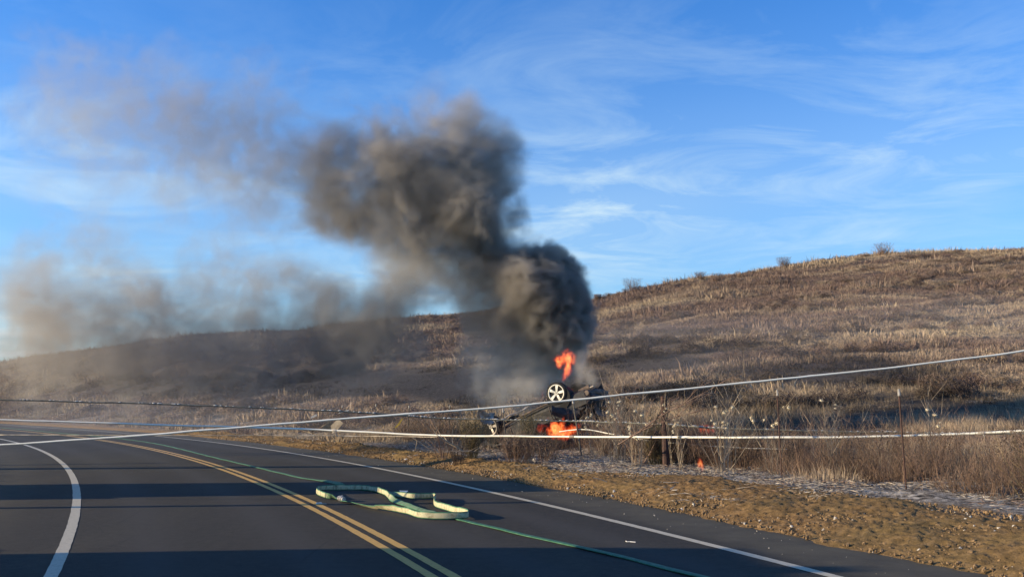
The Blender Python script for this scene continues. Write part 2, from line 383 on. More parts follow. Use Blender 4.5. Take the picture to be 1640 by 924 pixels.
ash = np.clip(sm(.3, .9, sg - bermw + .35 * fbm(XX, YY, oct=3, seed=61)) * sm(6.0, 4.2, sg - bermw + .9 * fbm(XX / 1.5, YY / 1.5, oct=3, seed=62)) * (.55 + .45 * sm(600, 900, pxg)), 0, 1)
TERRAIN = grid_mesh('terrain', XX, YY, ZZ, M['ground'], dict(tone=tt_, burn=bb, dirt=dirt, ash=ash))
TERRAIN.name = 'hillside_ground'

# road
tr = np.concatenate([np.linspace(-60, -6, 20, endpoint=False), np.linspace(-6, 70, 380), np.linspace(72, 160, 40)])
def strip(name, offs_fn, z, m, extra=None, ts=tr):
    rows = [offs_fn(tk) for tk in ts]; A = np.array(rows); T = np.repeat(ts[:, None], A.shape[1], 1)
    X, Y = road_xy(T, A); return grid_mesh(name, X, Y, np.zeros_like(X) + z, m, extra(T, A) if extra else {})
pe = dict(zip(tr, pave_edge(tr)))
strip('road', lambda k: np.concatenate([[LEFT], np.linspace(LEFT + .6, 0.2, 56), [.35, .6, .9, pe[k]]]), 0.0, M['asphalt'], lambda T, A: dict(track=.45 * (np.exp(-((A + 1.0) / .32) ** 2) + np.exp(-((A + 2.7) / .32) ** 2) + np.exp(-((A + 4.8) / .32) ** 2) + np.exp(-((A + 6.5) / .32) ** 2)), shoulder=sm(.06, .5, A) * .85 + sm(-7.9, -9.2, A) * .8))
def paintline(name, off, w):
    ts = np.linspace(-30, 110, 900)
    jl = 0.006 * fbm(ts * 6, ts * 0, oct=2, seed=71); jr = 0.006 * fbm(ts * 6, ts * 0, oct=2, seed=72)
    X0, Y0 = road_xy(ts, off - w / 2 + jl); X1, Y1 = road_xy(ts, off + w / 2 + jr)
    return grid_mesh(name, np.stack([X0, X1], 1), np.stack([Y0, Y1], 1), np.zeros((900, 2)) + .004, M['white_paint' if 'white' in name else 'yellow_paint'], {})
paintline('white_edge_line', 0.0, .14)
paintline('yellow_centre_line', -3.62, .115); paintline('yellow_centre_line', -3.84, .115)
paintline('white_edge_line', -7.45, .14)

# dirt shoulder, a modelled ragged bank
ts = np.arange(-9, 46, .04); sv = np.linspace(0, 1, 80)
T, V = np.meshgrid(ts, sv, indexing='ij'); bw = np.interp(T, [-9, 0, 5, 10, 60], [2.8, 2.8, 2.5, 1.4, 1.3]) * (1 + .25 * fbm(T * .6, T * 0, oct=3, seed=83))
Soff = pave_edge(T) - .10 - .10 * fbm(T * 2.2, T * 0, oct=3, seed=82) + V * bw
X, Y = road_xy(T, Soff)
base = ground_z(X, Y, False)
prof = sm(0, .10, V) * sm(1.0, .82, V)
clod = .18 * fbm(X * 2.2, Y * 2.2, oct=2, seed=85) + .34 * fbm(X * 14, Y * 14, oct=3, seed=88, gain=.75); ruts = np.abs(fbm(X * 16, Y * 16, oct=2, seed=86))
Z = np.where(V < .03, .006, np.maximum(base, 0.0) + .035 * prof + prof * (.10 * clod + .025 * ruts) + .07 * prof * sm(.05, .3, V) * (1 + fbm(T * .8, V * 3, oct=2, seed=87)))
Z = np.where(V > .985, base - .05, Z); Z = np.where(V < .015, -.01, Z)
grid_mesh('dirt_shoulder', X, Y, Z, M['dirt'], {})
def berm_h(x, y): return gz(x, y) + .05

# ---------------------------------------------------------------- instanced ground cover
def proto(name, vf, m):
    v, f = vf; me = bpy.data.meshes.new(name); me.from_pydata([tuple(p) for p in v], [], f); me.materials.append(m); me.update()
    return bpy.data.objects.new(name, me)
def tuft(seed, n, h, spread, w, curl=.35):
    r = random.Random(seed); v = []; f = []
    for _ in range(n):
        a = r.random() * 6.283; rad = spread * r.random() ** .7 * .5; x, y = math.cos(a) * rad, math.sin(a) * rad
        hh = h * (.45 + .65 * r.random()); lean = curl * (r.random() - .1); la = a + r.uniform(-.8, .8); pa = r.random() * 3.14
        wx, wy = math.cos(pa) * w, math.sin(pa) * w; b = len(v)
        mx, my = x + math.cos(la) * lean * hh * .35, y + math.sin(la) * lean * hh * .35
        tx, ty = x + math.cos(la) * lean * hh, y + math.sin(la) * lean * hh
        v += [(x - wx, y - wy, -.04), (x + wx, y + wy, -.04), (mx + wx * .8, my + wy * .8, hh * .55), (mx - wx * .8, my - wy * .8, hh * .55), (tx, ty, hh)]
        f += [(b, b + 1, b + 2, b + 3), (b + 3, b + 2, b + 4)]
    return v, f
def scatter(name, protos, P, rot, scl, var, attrs, label, cat):
    coll = bpy.data.collections.new(name + '_kinds')
    for i, o in enumerate(protos): o.name = '%02d_' % i + o.name; coll.objects.link(o)
    me = bpy.data.meshes.new(name); me.vertices.add(len(P)); me.vertices.foreach_set('co', P.astype(np.float32).ravel())
    def A(k, d, ty):
        a = me.attributes.new(k, ty, 'POINT'); a.data.foreach_set('vector' if ty == 'FLOAT_VECTOR' else 'value', d.ravel())
    A('rot', rot.astype(np.float32), 'FLOAT_VECTOR'); A('scl', scl.astype(np.float32), 'FLOAT'); A('var', var.astype(np.int32), 'INT')
    for k, d in attrs.items(): A(k, d.astype(np.float32), 'FLOAT')
    o = link_mesh(name, me); tag(o, label, cat, kind='stuff')
    g = bpy.data.node_groups.new(name, 'GeometryNodeTree'); g.interface.new_socket('Geometry', in_out='INPUT', socket_type='NodeSocketGeometry'); g.interface.new_socket('Geometry', in_out='OUTPUT', socket_type='NodeSocketGeometry')
    N = g.nodes.new; L = g.links.new; i = N('NodeGroupInput'); out = N('NodeGroupOutput'); ip = N('GeometryNodeInstanceOnPoints'); ci = N('GeometryNodeCollectionInfo')
    ci.inputs['Collection'].default_value = coll; ci.inputs['Separate Children'].default_value = True; ci.inputs['Reset Children'].default_value = True
    def na(k, ty):
        n = N('GeometryNodeInputNamedAttribute'); n.data_type = ty; n.inputs['Name'].default_value = k; return n.outputs['Attribute']
    L(i.outputs[0], ip.inputs['Points']); L(ci.outputs[0], ip.inputs['Instance']); ip.inputs['Pick Instance'].default_value = True
    L(na('var', 'INT'), ip.inputs['Instance Index'])
    er = N('FunctionNodeEulerToRotation'); L(na('rot', 'FLOAT_VECTOR'), er.inputs[0]); L(er.outputs[0], ip.inputs['Rotation'])
    L(na('scl', 'FLOAT'), ip.inputs['Scale']); L(ip.outputs[0], out.inputs[0])
    md = o.modifiers.new('scatter', 'NODES'); md.node_group = g; return o
def rand_field(n, y0, y1, pw=1.0, umax=.68):
    y = y0 + (y1 - y0) * rng.random(n) ** pw; x = (rng.random(n) * 2 - 1) * umax * y; return x, y
# hillside grass
x, y = rand_field(230000, 36, 168, .85); z = ground_z(x, y); t_, s_, sl_ = sdist(x, y); b_ = burn_shade_of(x, y, z); tn_ = tone_of(x, y)
keep = (np.maximum(s_, sl_) > 1.5) & (rng.random(len(x)) > .80 * b_) & (vnoise(x / 1.6, y / 1.1, seed=91) > .22)
x, y, z, b_, tn_ = (a[keep] for a in (x, y, z, b_, tn_)); n = len(x)
tufts = [proto('tuft', tuft(i, 20, .32, .85, .008 + .004 * (i % 3), 1.1), M['grass']) for i in range(6)]
scatter('hillside_grass', tufts, np.stack([x, y, z], 1), np.stack([rng.normal(0, .08, n), rng.normal(0, .08, n), rng.random(n) * 6.28], 1),
        (.45 + .6 * rng.random(n)) * (1 - .45 * b_) * (1 + .35 * sm(60, 120, y)) * np.clip(.85 + 1.1 * fbm(x / 5, y / 3, oct=3, seed=97), .35, 1.7) * np.where(rng.random(n) < .02 + .06 * sm(135, 148, y), 2.1, 1), rng.integers(0, 6, n), dict(tone=np.clip(tn_ + rng.normal(0, .16, n), 0, 1), burn=np.clip(b_ * 1.5 - .25 * rng.random(n), 0, 1)), 'dry straw and russet grass covering the hillside', 'grass')
# dark scrub clumps in drifts on the slope
def bushlet(seed, n, h, sp):
    r = random.Random(seed); v = []; f = []
    for _ in range(n):
        a = r.random() * 6.283; e = r.random() ** .6; rad = sp * r.random() ** .5; c_ = Vector((math.cos(a) * rad, math.sin(a) * rad, h * e * (1 - .45 * (rad / sp) ** 2)))
        d = Vector((r.gauss(0, 1), r.gauss(0, 1), r.gauss(0, 1) + .8)).normalized() * r.uniform(.05, .13); s_ = d.orthogonal().normalized() * .012; b = len(v)
        v += [c_ - d - s_, c_ - d + s_, c_ + d]; f.append((b, b + 1, b + 2))
    return v, f
x, y = rand_field(26000, 38, 150, .9); z = ground_z(x, y); t_, s_, sl_ = sdist(x, y); dr = fbm(x / 9, y / 3.2, oct=4, seed=98)
keep = (np.maximum(s_, sl_) > 4) & (dr > .16) & (rng.random(len(x)) < .7); x, y, z = (a[keep] for a in (x, y, z)); n = len(x); b_ = burn_shade_of(x, y, z)
scatter('hillside_scrub', [proto('bushlet', bushlet(i, 260, .55, .5), M['grass']) for i in range(4)], np.stack([x, y, z], 1), np.stack([x * 0, x * 0, rng.random(n) * 6.28], 1), .5 + .9 * rng.random(n), rng.integers(0, 4, n),
        dict(tone=np.clip(.8 + rng.normal(0, .35, n), .3, 1.3), burn=np.clip(b_ * .8 + .25, 0, 1)), 'low dark scrub growing in drifts across the hillside', 'scrub')
# field grass nearer the fence
x, y = rand_field(26000, 17, 42, .8); z = ground_z(x, y); t_, s_, sl_ = sdist(x, y); b_ = burn_shade_of(x, y, z)
bw_ = np.interp(t_, [-4, 0, 5, 10, 60], [2.7, 2.7, 2.2, 1.1, 1.0])
lush = vnoise(x / 1.2, y / 1.2, seed=93)
keep = (((s_ > bw_ + 1.4) & (lush > .35 + .25 * sm(3.5, 1.4, s_ - bw_) + .22 * sm(-2, 3, x) * sm(8, 4, s_))) | (sl_ > .6)) & (rng.random(len(x)) > .93 * b_)
x, y, z, b_ = (a[keep] for a in (x, y, z, b_)); n = len(x)
ntuf = [proto('tuft', tuft(40 + i, 20, .40, .50, .0035, .7), M['grass']) for i in range(6)]
scatter('field_grass', ntuf, np.stack([x, y, z], 1), np.stack([rng.normal(0, .12, n), rng.normal(0, .12, n), rng.random(n) * 6.28], 1),
        (.4 + .75 * rng.random(n)) * (1 - .3 * b_), rng.integers(0, 6, n), dict(tone=np.clip(tone_of(x, y) * .8 + rng.normal(0, .2, n), 0, 1), burn=b_ * .75), 'dry brown grass between the fence and the hill', 'grass')
# litter: bleached straw, sticks and ash flakes on the scorched strip
def sticks(seed, n, L0, w):
    r = random.Random(seed); v = []; f = []
    for _ in range(n):
        a = r.random() * 6.28; x, y = r.uniform(-.3, .3), r.uniform(-.3, .3); L_ = L0 * r.uniform(.3, 1); tz = r.uniform(-.25, .25); z = r.uniform(0, .06); b = len(v)
        d = Vector((math.cos(a), math.sin(a), tz)).normalized() * L_ / 2; s_ = Vector((-math.sin(a), math.cos(a), r.uniform(-.5, .5))) * w * r.uniform(.6, 1.6)
        c_ = Vector((x, y, z)); u = Vector((0, 0, w * 1.2))
        v += [c_ - d - s_, c_ + d - s_ * .5, c_ + d + s_ * .5, c_ - d + s_, c_ + u]; f += [(b, b + 1, b + 4), (b + 1, b + 2, b + 4), (b + 2, b + 3, b + 4), (b + 3, b, b + 4)]
    return v, f
x, y = rand_field(26000, 12, 44, 1.0); z = ground_z(x, y); t_, s_, sl_ = sdist(x, y)
bw_ = np.interp(t_, [-4, 0, 5, 10, 60], [2.7, 2.7, 2.2, 1.1, 1.0]); d_ = s_ - bw_
keep = (d_ > .1) & (rng.random(len(x)) < np.where(d_ < 4.0, .70, .22) * sm(.30, .55, vnoise(x / .7, y / .7, seed=96))) & (vnoise(x / .9, y / .9, seed=95) > .3)
x, y, z = (a[keep] for a in (x, y, z)); n = len(x)
lp = [proto('sticks', sticks(i, 18, .17, .0045), M[k]) for i, k in enumerate(('litter', 'stalk', 'stalk_dark', 'char', 'litter', 'stalk_pale'))]
x2_, y2_ = rand_field(2600, 15, 36, 1.0); t2, s2, q2 = sdist(x2_, y2_); k2 = (s2 > .5) & (s2 < 3.4); x2_, y2_ = x2_[k2], y2_[k2]
x = np.concatenate([x, x2_]); y = np.concatenate([y, y2_]); z = np.concatenate([z, ground_z(x2_, y2_) + .07]); n = len(x)
scatter('ground_litter', lp, np.stack([x, y, z + .01], 1), np.stack([x * 0, x * 0, rng.random(n) * 6.28], 1), .5 + .8 * rng.random(n), rng.integers(0, 6, n), {}, 'scorched straw, twigs and ash flakes along the bank', 'litter')
# clods and pebbles on the bank
tk = rng.uniform(-9, 40, 26000); vv = rng.random(26000) ** .9; bwk = np.interp(tk, [-9, 0, 5, 10, 60], [2.8, 2.8, 2.5, 1.4, 1.3])
x, y = road_xy(tk, PAVE - .15 + vv * bwk); z = np.maximum(ground_z(x, y, False), 0) + .03 + .05 * sm(.05, .3, vv); n = len(x)
def lump(seed, sq):
    m_ = MB(); bm = bmesh.new(); bmesh.ops.create_icosphere(bm, subdivisions=1, radius=1); r = random.Random(seed)
    v = [tuple(c_ * q * r.uniform(.75, 1.15) for c_, q in zip(w_.co, sq)) for w_ in bm.verts]; f = [tuple(k.index for k in q.verts) for q in bm.faces]; bm.free(); return v, f
cp = [proto('clod', lump(i, (1, .8, .6)), M['clod' if i < 4 else 'stone']) for i in range(5)]
var = np.where(rng.random(n) < .05, 4, rng.integers(0, 4, n))
scatter('bank_clods', cp, np.stack([x, y, z], 1), rng.random((n, 3)) * 6.28, (.010 + .034 * rng.random(n) ** 3), var, {}, 'loose earth clods and pebbles on the dirt bank', 'gravel')
tk = rng.uniform(-8, 40, 260); off = rng.uniform(.1, 1.6, 260) ** .7 * 1.1; x, y = road_xy(tk, np.minimum(off, 1.5)); n = len(x)
scatter('road_grit', [proto('grit', lump(9, (1, .8, .5)), M['stone'])], np.stack([x, y, x * 0 + .006], 1), rng.random((n, 3)) * 6.28, .004 + .012 * rng.random(n) ** 3, np.zeros(n), {}, 'small pale grit lying on the asphalt shoulder', 'gravel')

# ---------------------------------------------------------------- off-frame vehicles whose shadows lie on the road
def fire_engine(label, loc, rz, L=8.6, Wd=2.45, H=3.1):
    root = empty('fire_engine', loc); root.rotation_euler = (0, 0, rz); tag(root, label, 'fire engine', 'fire engines standing on the road')
    hw = Wd / 2; bl = L * .66
    MB().box((-L / 2 + bl / 2, 0, .55 + (H - .75) / 2), (bl / 2, hw, (H - .75) / 2), taper=.985).build('body', M['red'], root)
    v = [(0, .5), (0, H - .25), (.35, H - .05), (L * .30, H - .08), (L * .33, H - .5), (L * .335, 1.35), (L * .335, .5)]; x0 = -L / 2 + bl + .05
    vs = [(x0 + a, sy * hw, b) for sy in (-1, 1) for a, b in v]; k = len(v)
    fs = [tuple(range(k)), tuple(reversed(range(k, 2 * k)))] + [(i, i + k, (i + 1) % k + k, (i + 1) % k) for i in range(k)]
    cab = pydata('cab', vs, fs, M['red'], root)
    for sy in (-1, 1):
        for a in (.35, 1.55):
            MB().box((x0 + a + .45, sy * (hw + .004), 2.15), (.42, .006, .38)).build('window', M['glass'], cab)
        for i in range(4):
            sh = MB(); 
            for q in range(9): sh.box((-L / 2 + .75 + i * 1.3, sy * (hw + .012), .95 + q * .14), (.56, .012, .055))
            sh.build('roller_shutter', M['chrome'], root)
    MB().box((x0 + L * .335 + .01, 0, 2.1), (.012, hw * .88, .42)).build('windscreen', M['glass'], cab)
    MB().box((x0 + L * .335 + .25, 0, .72), (.28, hw, .22)).build('bumper', M['chrome'], root)
    MB().box((x0 + 1.2, 0, H + .06), (.18, hw * .85, .11)).build('light_bar', M['plastic'], root)
    ld = MB()
    for y in (-.25, .25): ld.tube([(-L / 2 + .3, y, H + .0), (-L / 2 + bl - .4, y, H + .0)], .03)
    for i in range(14): ld.tube([(-L / 2 + .5 + i * .36, -.25, H), (-L / 2 + .5 + i * .36, .25, H)], .018, 5)
    ld.build('ladder', M['chrome'], root)
    for xx in (-L / 2 + 1.7, x0 + L * .17):
        for sy in (-1, 1):
            w = MB().tube([(xx, sy * (hw - .30), .52), (xx, sy * (hw + .02), .52)], .52, 24).build('wheel', M['tyre'], root)
            MB().tube([(xx, sy * (hw - .1), .52), (xx, sy * (hw + .04), .52)], .27, 16).build('rim', M['chrome'], w)
    return root
fire_engine('red fire engine whose long shadow darkens the near asphalt', (-11.6, 6.05, .12), R(92), 9.0, 2.5, 3.15)
fire_engine('red fire engine parked across the far lane casting the middle shadow', (-16.6, 18.4, .1), R(9), 8.4, 2.7, 3.2)
for (x_, y_, h_, r_, lb) in ((-15.6, 25.2, 4.6, .33, 'unseen stout pole added left of the road for its thin shadow'), (-10.0, 15.9, 2.5, .12, 'unseen short post added at the left pavement edge for its shadow')):
    o = MB().tube([(0, 0, -.2), (0, 0, h_)], [r_, r_ * .9], 14).build('shadow_pole' if h_ > 4 else 'shadow_post', M['wood'], None, True); o.location = (x_, y_, 0); tag(o, lb, 'pole' if h_ > 4 else 'post')  # both stand out of view, added for the thin shadows they cast

# ---------------------------------------------------------------- fence posts, wires and fallen cables
def fenceXY(px, dy=0.0):
    u = (px - CX) / F; Y = 14.5 / (u + .464) + dy; return u * Y, Y
FG = 'thin steel fence posts'
def post(px, ptop, label, r=.022, lean=(0, 0), m='steel_post', name='fence_post', tip=True, Y=None, wood=False):
    x, y = fenceXY(px)
    if Y: y = Y; x = (px - CX) / F * Y
    g = gz(x, y); top = atY(px + lean[0], ptop, y + lean[1]); base = Vector((x, y, g - .1))
    o = empty(name, base); tag(o, label, 'post', FG if tip else None)
    d = top - base; H = d.length; d.normalize()
    q = MB().tube([(0, 0, 0), tuple(d * H)], [r, r * .95], 10 if not tip else 5)
    if tip:   # the flange of a rolled steel post
        q.box(tuple(d * H * .5), (.008, r * 1.3, H * .5), Vector((0, 0, 1)).rotation_difference(d).to_matrix())
    q.build('shaft', M[m], o)
    if tip: MB().tube([tuple(d * (H - .02)), tuple(d * (H + .10))], [r * 1.5, r * 1.3], 6).build('painted_tip', M['post_tip'], o)
    else: MB().tube([tuple(d * (H - .01)), tuple(d * (H + .025))], [r * 1.12, r * .8], 10).build('cap', M['rust'], o)
    return top
post(1063, 636, 'rusty round pipe post rising from the dead brush at right', .085, (0, 0), 'rust', 'pipe_post', False)
post(655, 653, 'thin pale tipped fence post standing upright left of the brush')
post(602, 650, 'short pale tipped fence post behind the upper cable at left', Y=47)
post(721, 653, 'thin fence post leaning left inside the left hand brush', lean=(-1, -.1))
post(931, 645, 'bent fence post leaning left beside the flames under the car', .024, lean=(-13, .2))
post(812, 659, 'crooked fence post beside the low end of the burning car', lean=(-6, .1), Y=28.5)
for k_, px in enumerate((1245, 1440)):
    post(px, 632, ('outer', 'farther outer')[k_] + ' fence post standing in the weeds beyond the pipe post', .016, m='rust')
for k_, px in enumerate((548, 430)):
    post(px, 652 + 2 * k_, ('distant', 'farthest') [k_] + ' fence post where the fence runs off along the road')

def cable(name, pts, r, m, label, cat='cable', wob=.012, seed=0, flecks=0, group=None):
    P = spline([atY(*p) for p in pts], 14); Q = []
    for i, p in enumerate(P):
        Q.append((p[0], p[1] + wob * float(fbm(np.array([p[0] * 1.2]), np.array([seed * 3.3]), oct=2)[0]), p[2] + wob * float(fbm(np.array([p[0] * 1.6]), np.array([seed * 7.7 + 4]), oct=3)[0])))
    o = empty(name, Q[0]); tag(o, label, cat, group); off = Vector(Q[0])
    rv = [r * (1 + .16 * float(fbm(np.array([i * .35]), np.array([seed * 2.2]), oct=2)[0])) for i in range(len(Q))]
    MB().tube([Vector(q) - off for q in Q], rv, 8).build('cable_sheath', M[m], o, True)
    if r > .02:
        for i in range(9 + seed, len(Q) - 3, 37):
            a_, b_2 = Vector(Q[i]) - off, Vector(Q[i + 1]) - off; u_ = (b_2 - a_).normalized(); kn = MB().tube([a_ - u_ * .07, a_ - u_ * .03, a_ + u_ * .04, a_ + u_ * .06], [r * 1.15, r * 1.45, r * 1.35, r * 1.1], 8)
            kn.tube([a_, a_ + Vector((.03, -.03, -.06)), a_ + Vector((.05, -.02, -.13))], [r * .35, r * .3, r * .2], 4); kn.build('tape_wrap', M['litter' if m == 'white_cable' else 'dark_cable'], o)
    if flecks:
        a = MB(); rr = random.Random(seed)
        for _ in range(flecks):
            q = Vector(Q[rr.randrange(len(Q))]) * (1 - (u_ := rr.random())) + Vector(Q[min(len(Q) - 1, rr.randrange(len(Q)))]) * 0
            i = rr.randrange(len(Q) - 1); q = Vector(Q[i]).lerp(Vector(Q[i + 1]), rr.random()) - off
            a.blob(q + Vector((0, -.3 * r, r * .9)), rr.uniform(.012, .030), rr.random(), (1.7, 1, .6), 0)
        tag(a.build('ash_flakes', M['ashflake'], o), kind='stuff')
    return [Vector(q) for q in Q]
cable('overhead_cable', [(-260, 722, 17.2), (0, 712, 17.1), (250, 695, 17), (474, 676.5, 17), (640, 664, 17), (820, 650, 17), (960, 636, 17), (1166, 615.5, 17), (1400, 592, 17), (1640, 562, 17), (1860, 528, 17)], .0175, 'white_cable', 'white cable sagging highest across the scene, climbing to the right', seed=1, group='fallen cables')
cable('fallen_cable', [(-240, 664, 26), (0, 672, 26), (250, 680, 26), (474, 686.5, 26), (600, 692.5, 25.6), (704, 697, 25), (900, 699, 23.5), (1166, 700.5, 21), (1400, 699, 20), (1640, 690, 19), (1860, 676, 18)], .025, 'white_cable', 'thick white cable strung level, lowest of the long cables', seed=2, group='fallen cables')
cable('fallen_cable', [(-240, 634, 27), (0, 640, 27), (250, 647, 27), (474, 655.5, 27), (600, 662, 27), (704, 669.5, 27), (820, 672.5, 26.6), (960, 675.5, 25.5), (1063, 679.5, 24), (1166, 686, 23), (1400, 692, 22), (1640, 694, 21), (1860, 690, 20)], .022, 'dark_cable', 'dark cable dusted with pale ash between the two white ones', seed=3, flecks=240, group='fallen cables')
cable('fence_wire', [(0, 696, 34), (250, 697, 33), (474, 697.5, 32), (600, 698.5, 30), (704, 699.5, 28)], .013, 'litter', 'thin pinkish wire just below the low white cable at left', 'wire', seed=4)
cable('fence_wire', [(896, 690.5, 27.4), (935, 688, 27), (979, 695, 26.5), (1040, 706, 25), (1111, 711.5, 24), (1160, 716, 23), (1260, 719, 22)], .014, 'white_cable', 'slack white wire trailing from the flames into the brush', 'wire', .03, seed=5)
for (px, py, Y, lb) in ((-262, 720, 17.2, 'weathered timber post holding the highest cable on the left'), (1862, 524, 17, 'tall timber post holding the highest cable on the right')):
    p = atY(px, py, Y); g = 0 if px < 0 else gz(p.x, p.y)
    o = MB().tube([(0, 0, -.2), (0, 0, p.z - g + .25)], [.13, .11], 12).build('timber_post', M['wood'], None, True); o.location = (p.x, p.y, g); tag(o, lb, 'post')
for (px, ya, yb, Ys, lb) in ((-242, 664, 634, (26, 27), 'short timber post holding the two lower cables on the left'), (1862, 676, 690, (18, 20), 'short timber post holding the two lower cables on the right')):
    p = atY(px, ya, Ys[0]); g = 0 if px < 0 else gz(p.x, p.y); q = atY(px, yb, Ys[1])
    h = max(p.z, q.z) - g + .15
    o = MB().tube([(0, 0, -.2), (q.x - p.x, q.y - p.y, h)], [.12, .10], 12).build('timber_post', M['wood'], None, True); o.location = (p.x, p.y, g); tag(o, lb, 'post')

# ---------------------------------------------------------------- fire hose
m, t, b = mat('hose_jacket')
a_v = attr(t, 'across'); a_l = attr(t, 'along'); a_t = attr(t, 'tan'); pos = geopos(t)
ab = nd(t, 'ShaderNodeMath', operation='ABSOLUTE'); t.links.new(a_v, ab.inputs[0])
nz = noise(t, 9, 5, .7, vec=pos)
wv = nd(t, 'ShaderNodeMath', operation='SINE'); sc = nd(t, 'ShaderNodeMath', operation='MULTIPLY', i_1=62.0); t.links.new(a_l, sc.inputs[0]); t.links.new(sc.outputs[0], wv.inputs[0])
cbx = nd(t, 'ShaderNodeCombineXYZ'); t.links.new(a_l, cbx.inputs[0]); streak = noise(t, 13, 5, .75, vec=mixc(t, .35, cbx.outputs[0], pos))
cream = ramp(t, streak, [(.32, (.10, .09, .05)), (.42, (.30, .26, .15)), (.53, (.46, .45, .27)), (.66, (.38, .27, .17))])
gl = ramp(t, nz, [(.3, (.016, .075, .036)), (.5, (.028, .13, .062)), (.72, (.085, .20, .11))])
edge = ramp(t, ab.outputs[0], [(.58, (0,) * 3), (.80, (1,) * 3)])
body = mixc(t, a_t, gl, cream); c = mixc(t, edge, body, gl)
t.links.new(c, b.inputs['Base Color']); b.inputs['Roughness'].default_value = .7; bump(t, b, nz, .7, .012); M['hose'] = m
Z5 = [(0, 112, 0, .1), (140, 137, 0, .1), (240, 153, 15, .1), (300, 166, 25, .1), (380, 186, 0, .1), (470, 206, 0, .1), (600, 226, 0, .2), (700, 250, 30, .4), (760, 268, 60, .5), (820, 280, 75, .8), (890, 286, 90, 1), (960, 284, 90, 1),
      (1020, 281, 90, 1), (1052, 284, 90, 1), (1062, 296, 90, 1), (1048, 312, 90, 1), (1050, 335, 90, 1), (1100, 362, 90, 1), (1180, 388, 90, 1), (1250, 408, 90, 1), (1295, 422, 90, 1), (1309, 431, 90, 1), (1285, 438, 90, 1), (1180, 440, 90, 1),
      (1050, 438, 90, 1), (930, 430, 90, 1), (850, 408, 88, 1), (760, 386, 75, 1), (680, 374, 55, 1), (600, 362, 40, .9), (500, 340, 28, .6), (420, 318, 20, .4), (350, 299, 10, .3), (300, 286, 40, .3), (250, 284, 70, .3), (215, 278, 85, .8),
      (178, 264, 90, 1), (160, 250, 90, 1), (163, 235, 90, 1), (188, 224, 90, 1), (250, 218, 90, 1), (370, 215, 90, 1), (450, 218, 90, 1), (540, 224, 90, 1), (610, 234, 90, 1), (665, 252, 90, 1), (702, 280, 80, .9), (732, 298, 45, .4),
      (770, 314, 30, .2), (850, 342, 25, .2), (950, 370, 15, .25), (1050, 394, 8, .2), (1130, 414, 0, .1), (1190, 428, 0, 0), (1250, 442, 0, 0), (1330, 458, 0, 0), (1640, 536, 0, 0)]
HP = []
for tk_ in np.arange(84, 15, -5.5):
    xx, yy_ = road_xy(tk_, -2.75 + .22 * math.sin(tk_ * .21)); HP.append((float(xx), float(yy_), 0, .05))
for zx, zy, ti, tn in Z5:
    p = onG(474 + zx / 4.74, 740 + zy / 4.74); HP.append((p.x, p.y, ti, tn))
for px, py in ((880, 866), (960, 884.5), (1030, 901), (1107, 921), (1250, 958), (1500, 1010)):
    p = onG(px, py); HP.append((p.x, p.y, 0, 0))
SP = np.array(spline(HP, 9)); SP[:, 2] = np.clip(SP[:, 2], 0, 92)
HW, HT = .053, .0085
def hose_section(name, arr, l0, parent):
    vs, fs, av, al, at_ = [], [], [], [], []; L_ = l0; K = 12
    for i, (x_, y_, ti, tn) in enumerate(arr):
        a_ = arr[max(i - 1, 0)]; b_2 = arr[min(i + 1, len(arr) - 1)]; T_ = Vector((b_2[0] - a_[0], b_2[1] - a_[1], 0)).normalized(); Sd = Vector((-T_.y, T_.x, 0))
        if i: L_ += math.hypot(x_ - arr[i - 1][0], y_ - arr[i - 1][1])
        ti = ti + (10 * float(fbm(np.array([L_ * 2.2]), np.array([3.1]), oct=3)[0]) if 8 < ti else 0); tr_ = R(ti); w_ = Sd * math.cos(tr_) + Vector((0, 0, 1)) * math.sin(tr_); n_ = Sd * -math.sin(tr_) + Vector((0, 0, 1)) * math.cos(tr_)
        ww = HW * (1 + .16 * float(fbm(np.array([L_ * 3.5]), np.array([8.1]), oct=3)[0])); cz = math.sin(tr_) * ww + HT * 1.1 + .006 * (1 + math.sin(L_ * 5.3)) * (ti > 40) + .004 * (1 + math.sin(L_ * 3.1))
        cc = Vector((x_, y_, cz)) + Sd * .007 * math.sin(L_ * 4.1)
        for k in range(K):
            an = 2 * math.pi * k / K; cx_ = math.cos(an); sx = math.sin(an)
            cx_ = math.copysign(abs(cx_) ** .8, cx_)
            vs.append(cc + w_ * ww * cx_ + n_ * HT * sx * (1.25 if abs(cx_) > .7 else 1)); av.append(cx_); al.append(L_); at_.append(tn)
    for i in range(len(arr) - 1):
        for k in range(K):
            k2 = (k + 1) % K; fs.append((i * K + k, i * K + k2, (i + 1) * K + k2, (i + 1) * K + k))
    fs += [tuple(reversed(range(K))), tuple((len(arr) - 1) * K + k for k in range(K))]
    o = pydata(name, vs, fs, M['hose'], parent, True)
    for k, d in (('across', av), ('along', al), ('tan', at_)):
        q = o.data.attributes.new(k, 'FLOAT', 'POINT'); q.data.foreach_set('value', np.array(d, np.float32))
    return L_
hose = empty('fire_hose', (0, 0, 0)); tag(hose, 'green and cream flat fire hose snaking in a loop on the asphalt', 'fire hose')
cpt = onG(474 + 350 / 4.74, 740 + 296 / 4.74); ci_ = int(np.argmin((SP[:, 0] - cpt.x) ** 2 + (SP[:, 1] - cpt.y) ** 2))
l1 = hose_section('hose_jacket', [tuple(r_) for r_ in SP[:ci_ - 1]], 0, hose); hose_section('hose_jacket', [tuple(r_) for r_ in SP[ci_ + 2:]], l1 + .2, hose)
d_ = Vector((SP[ci_ + 4][0] - SP[ci_ - 3][0], SP[ci_ + 4][1] - SP[ci_ - 3][1], 0)).normalized(); cc = Vector((SP[ci_][0], SP[ci_][1], .05))
q = MB(); 
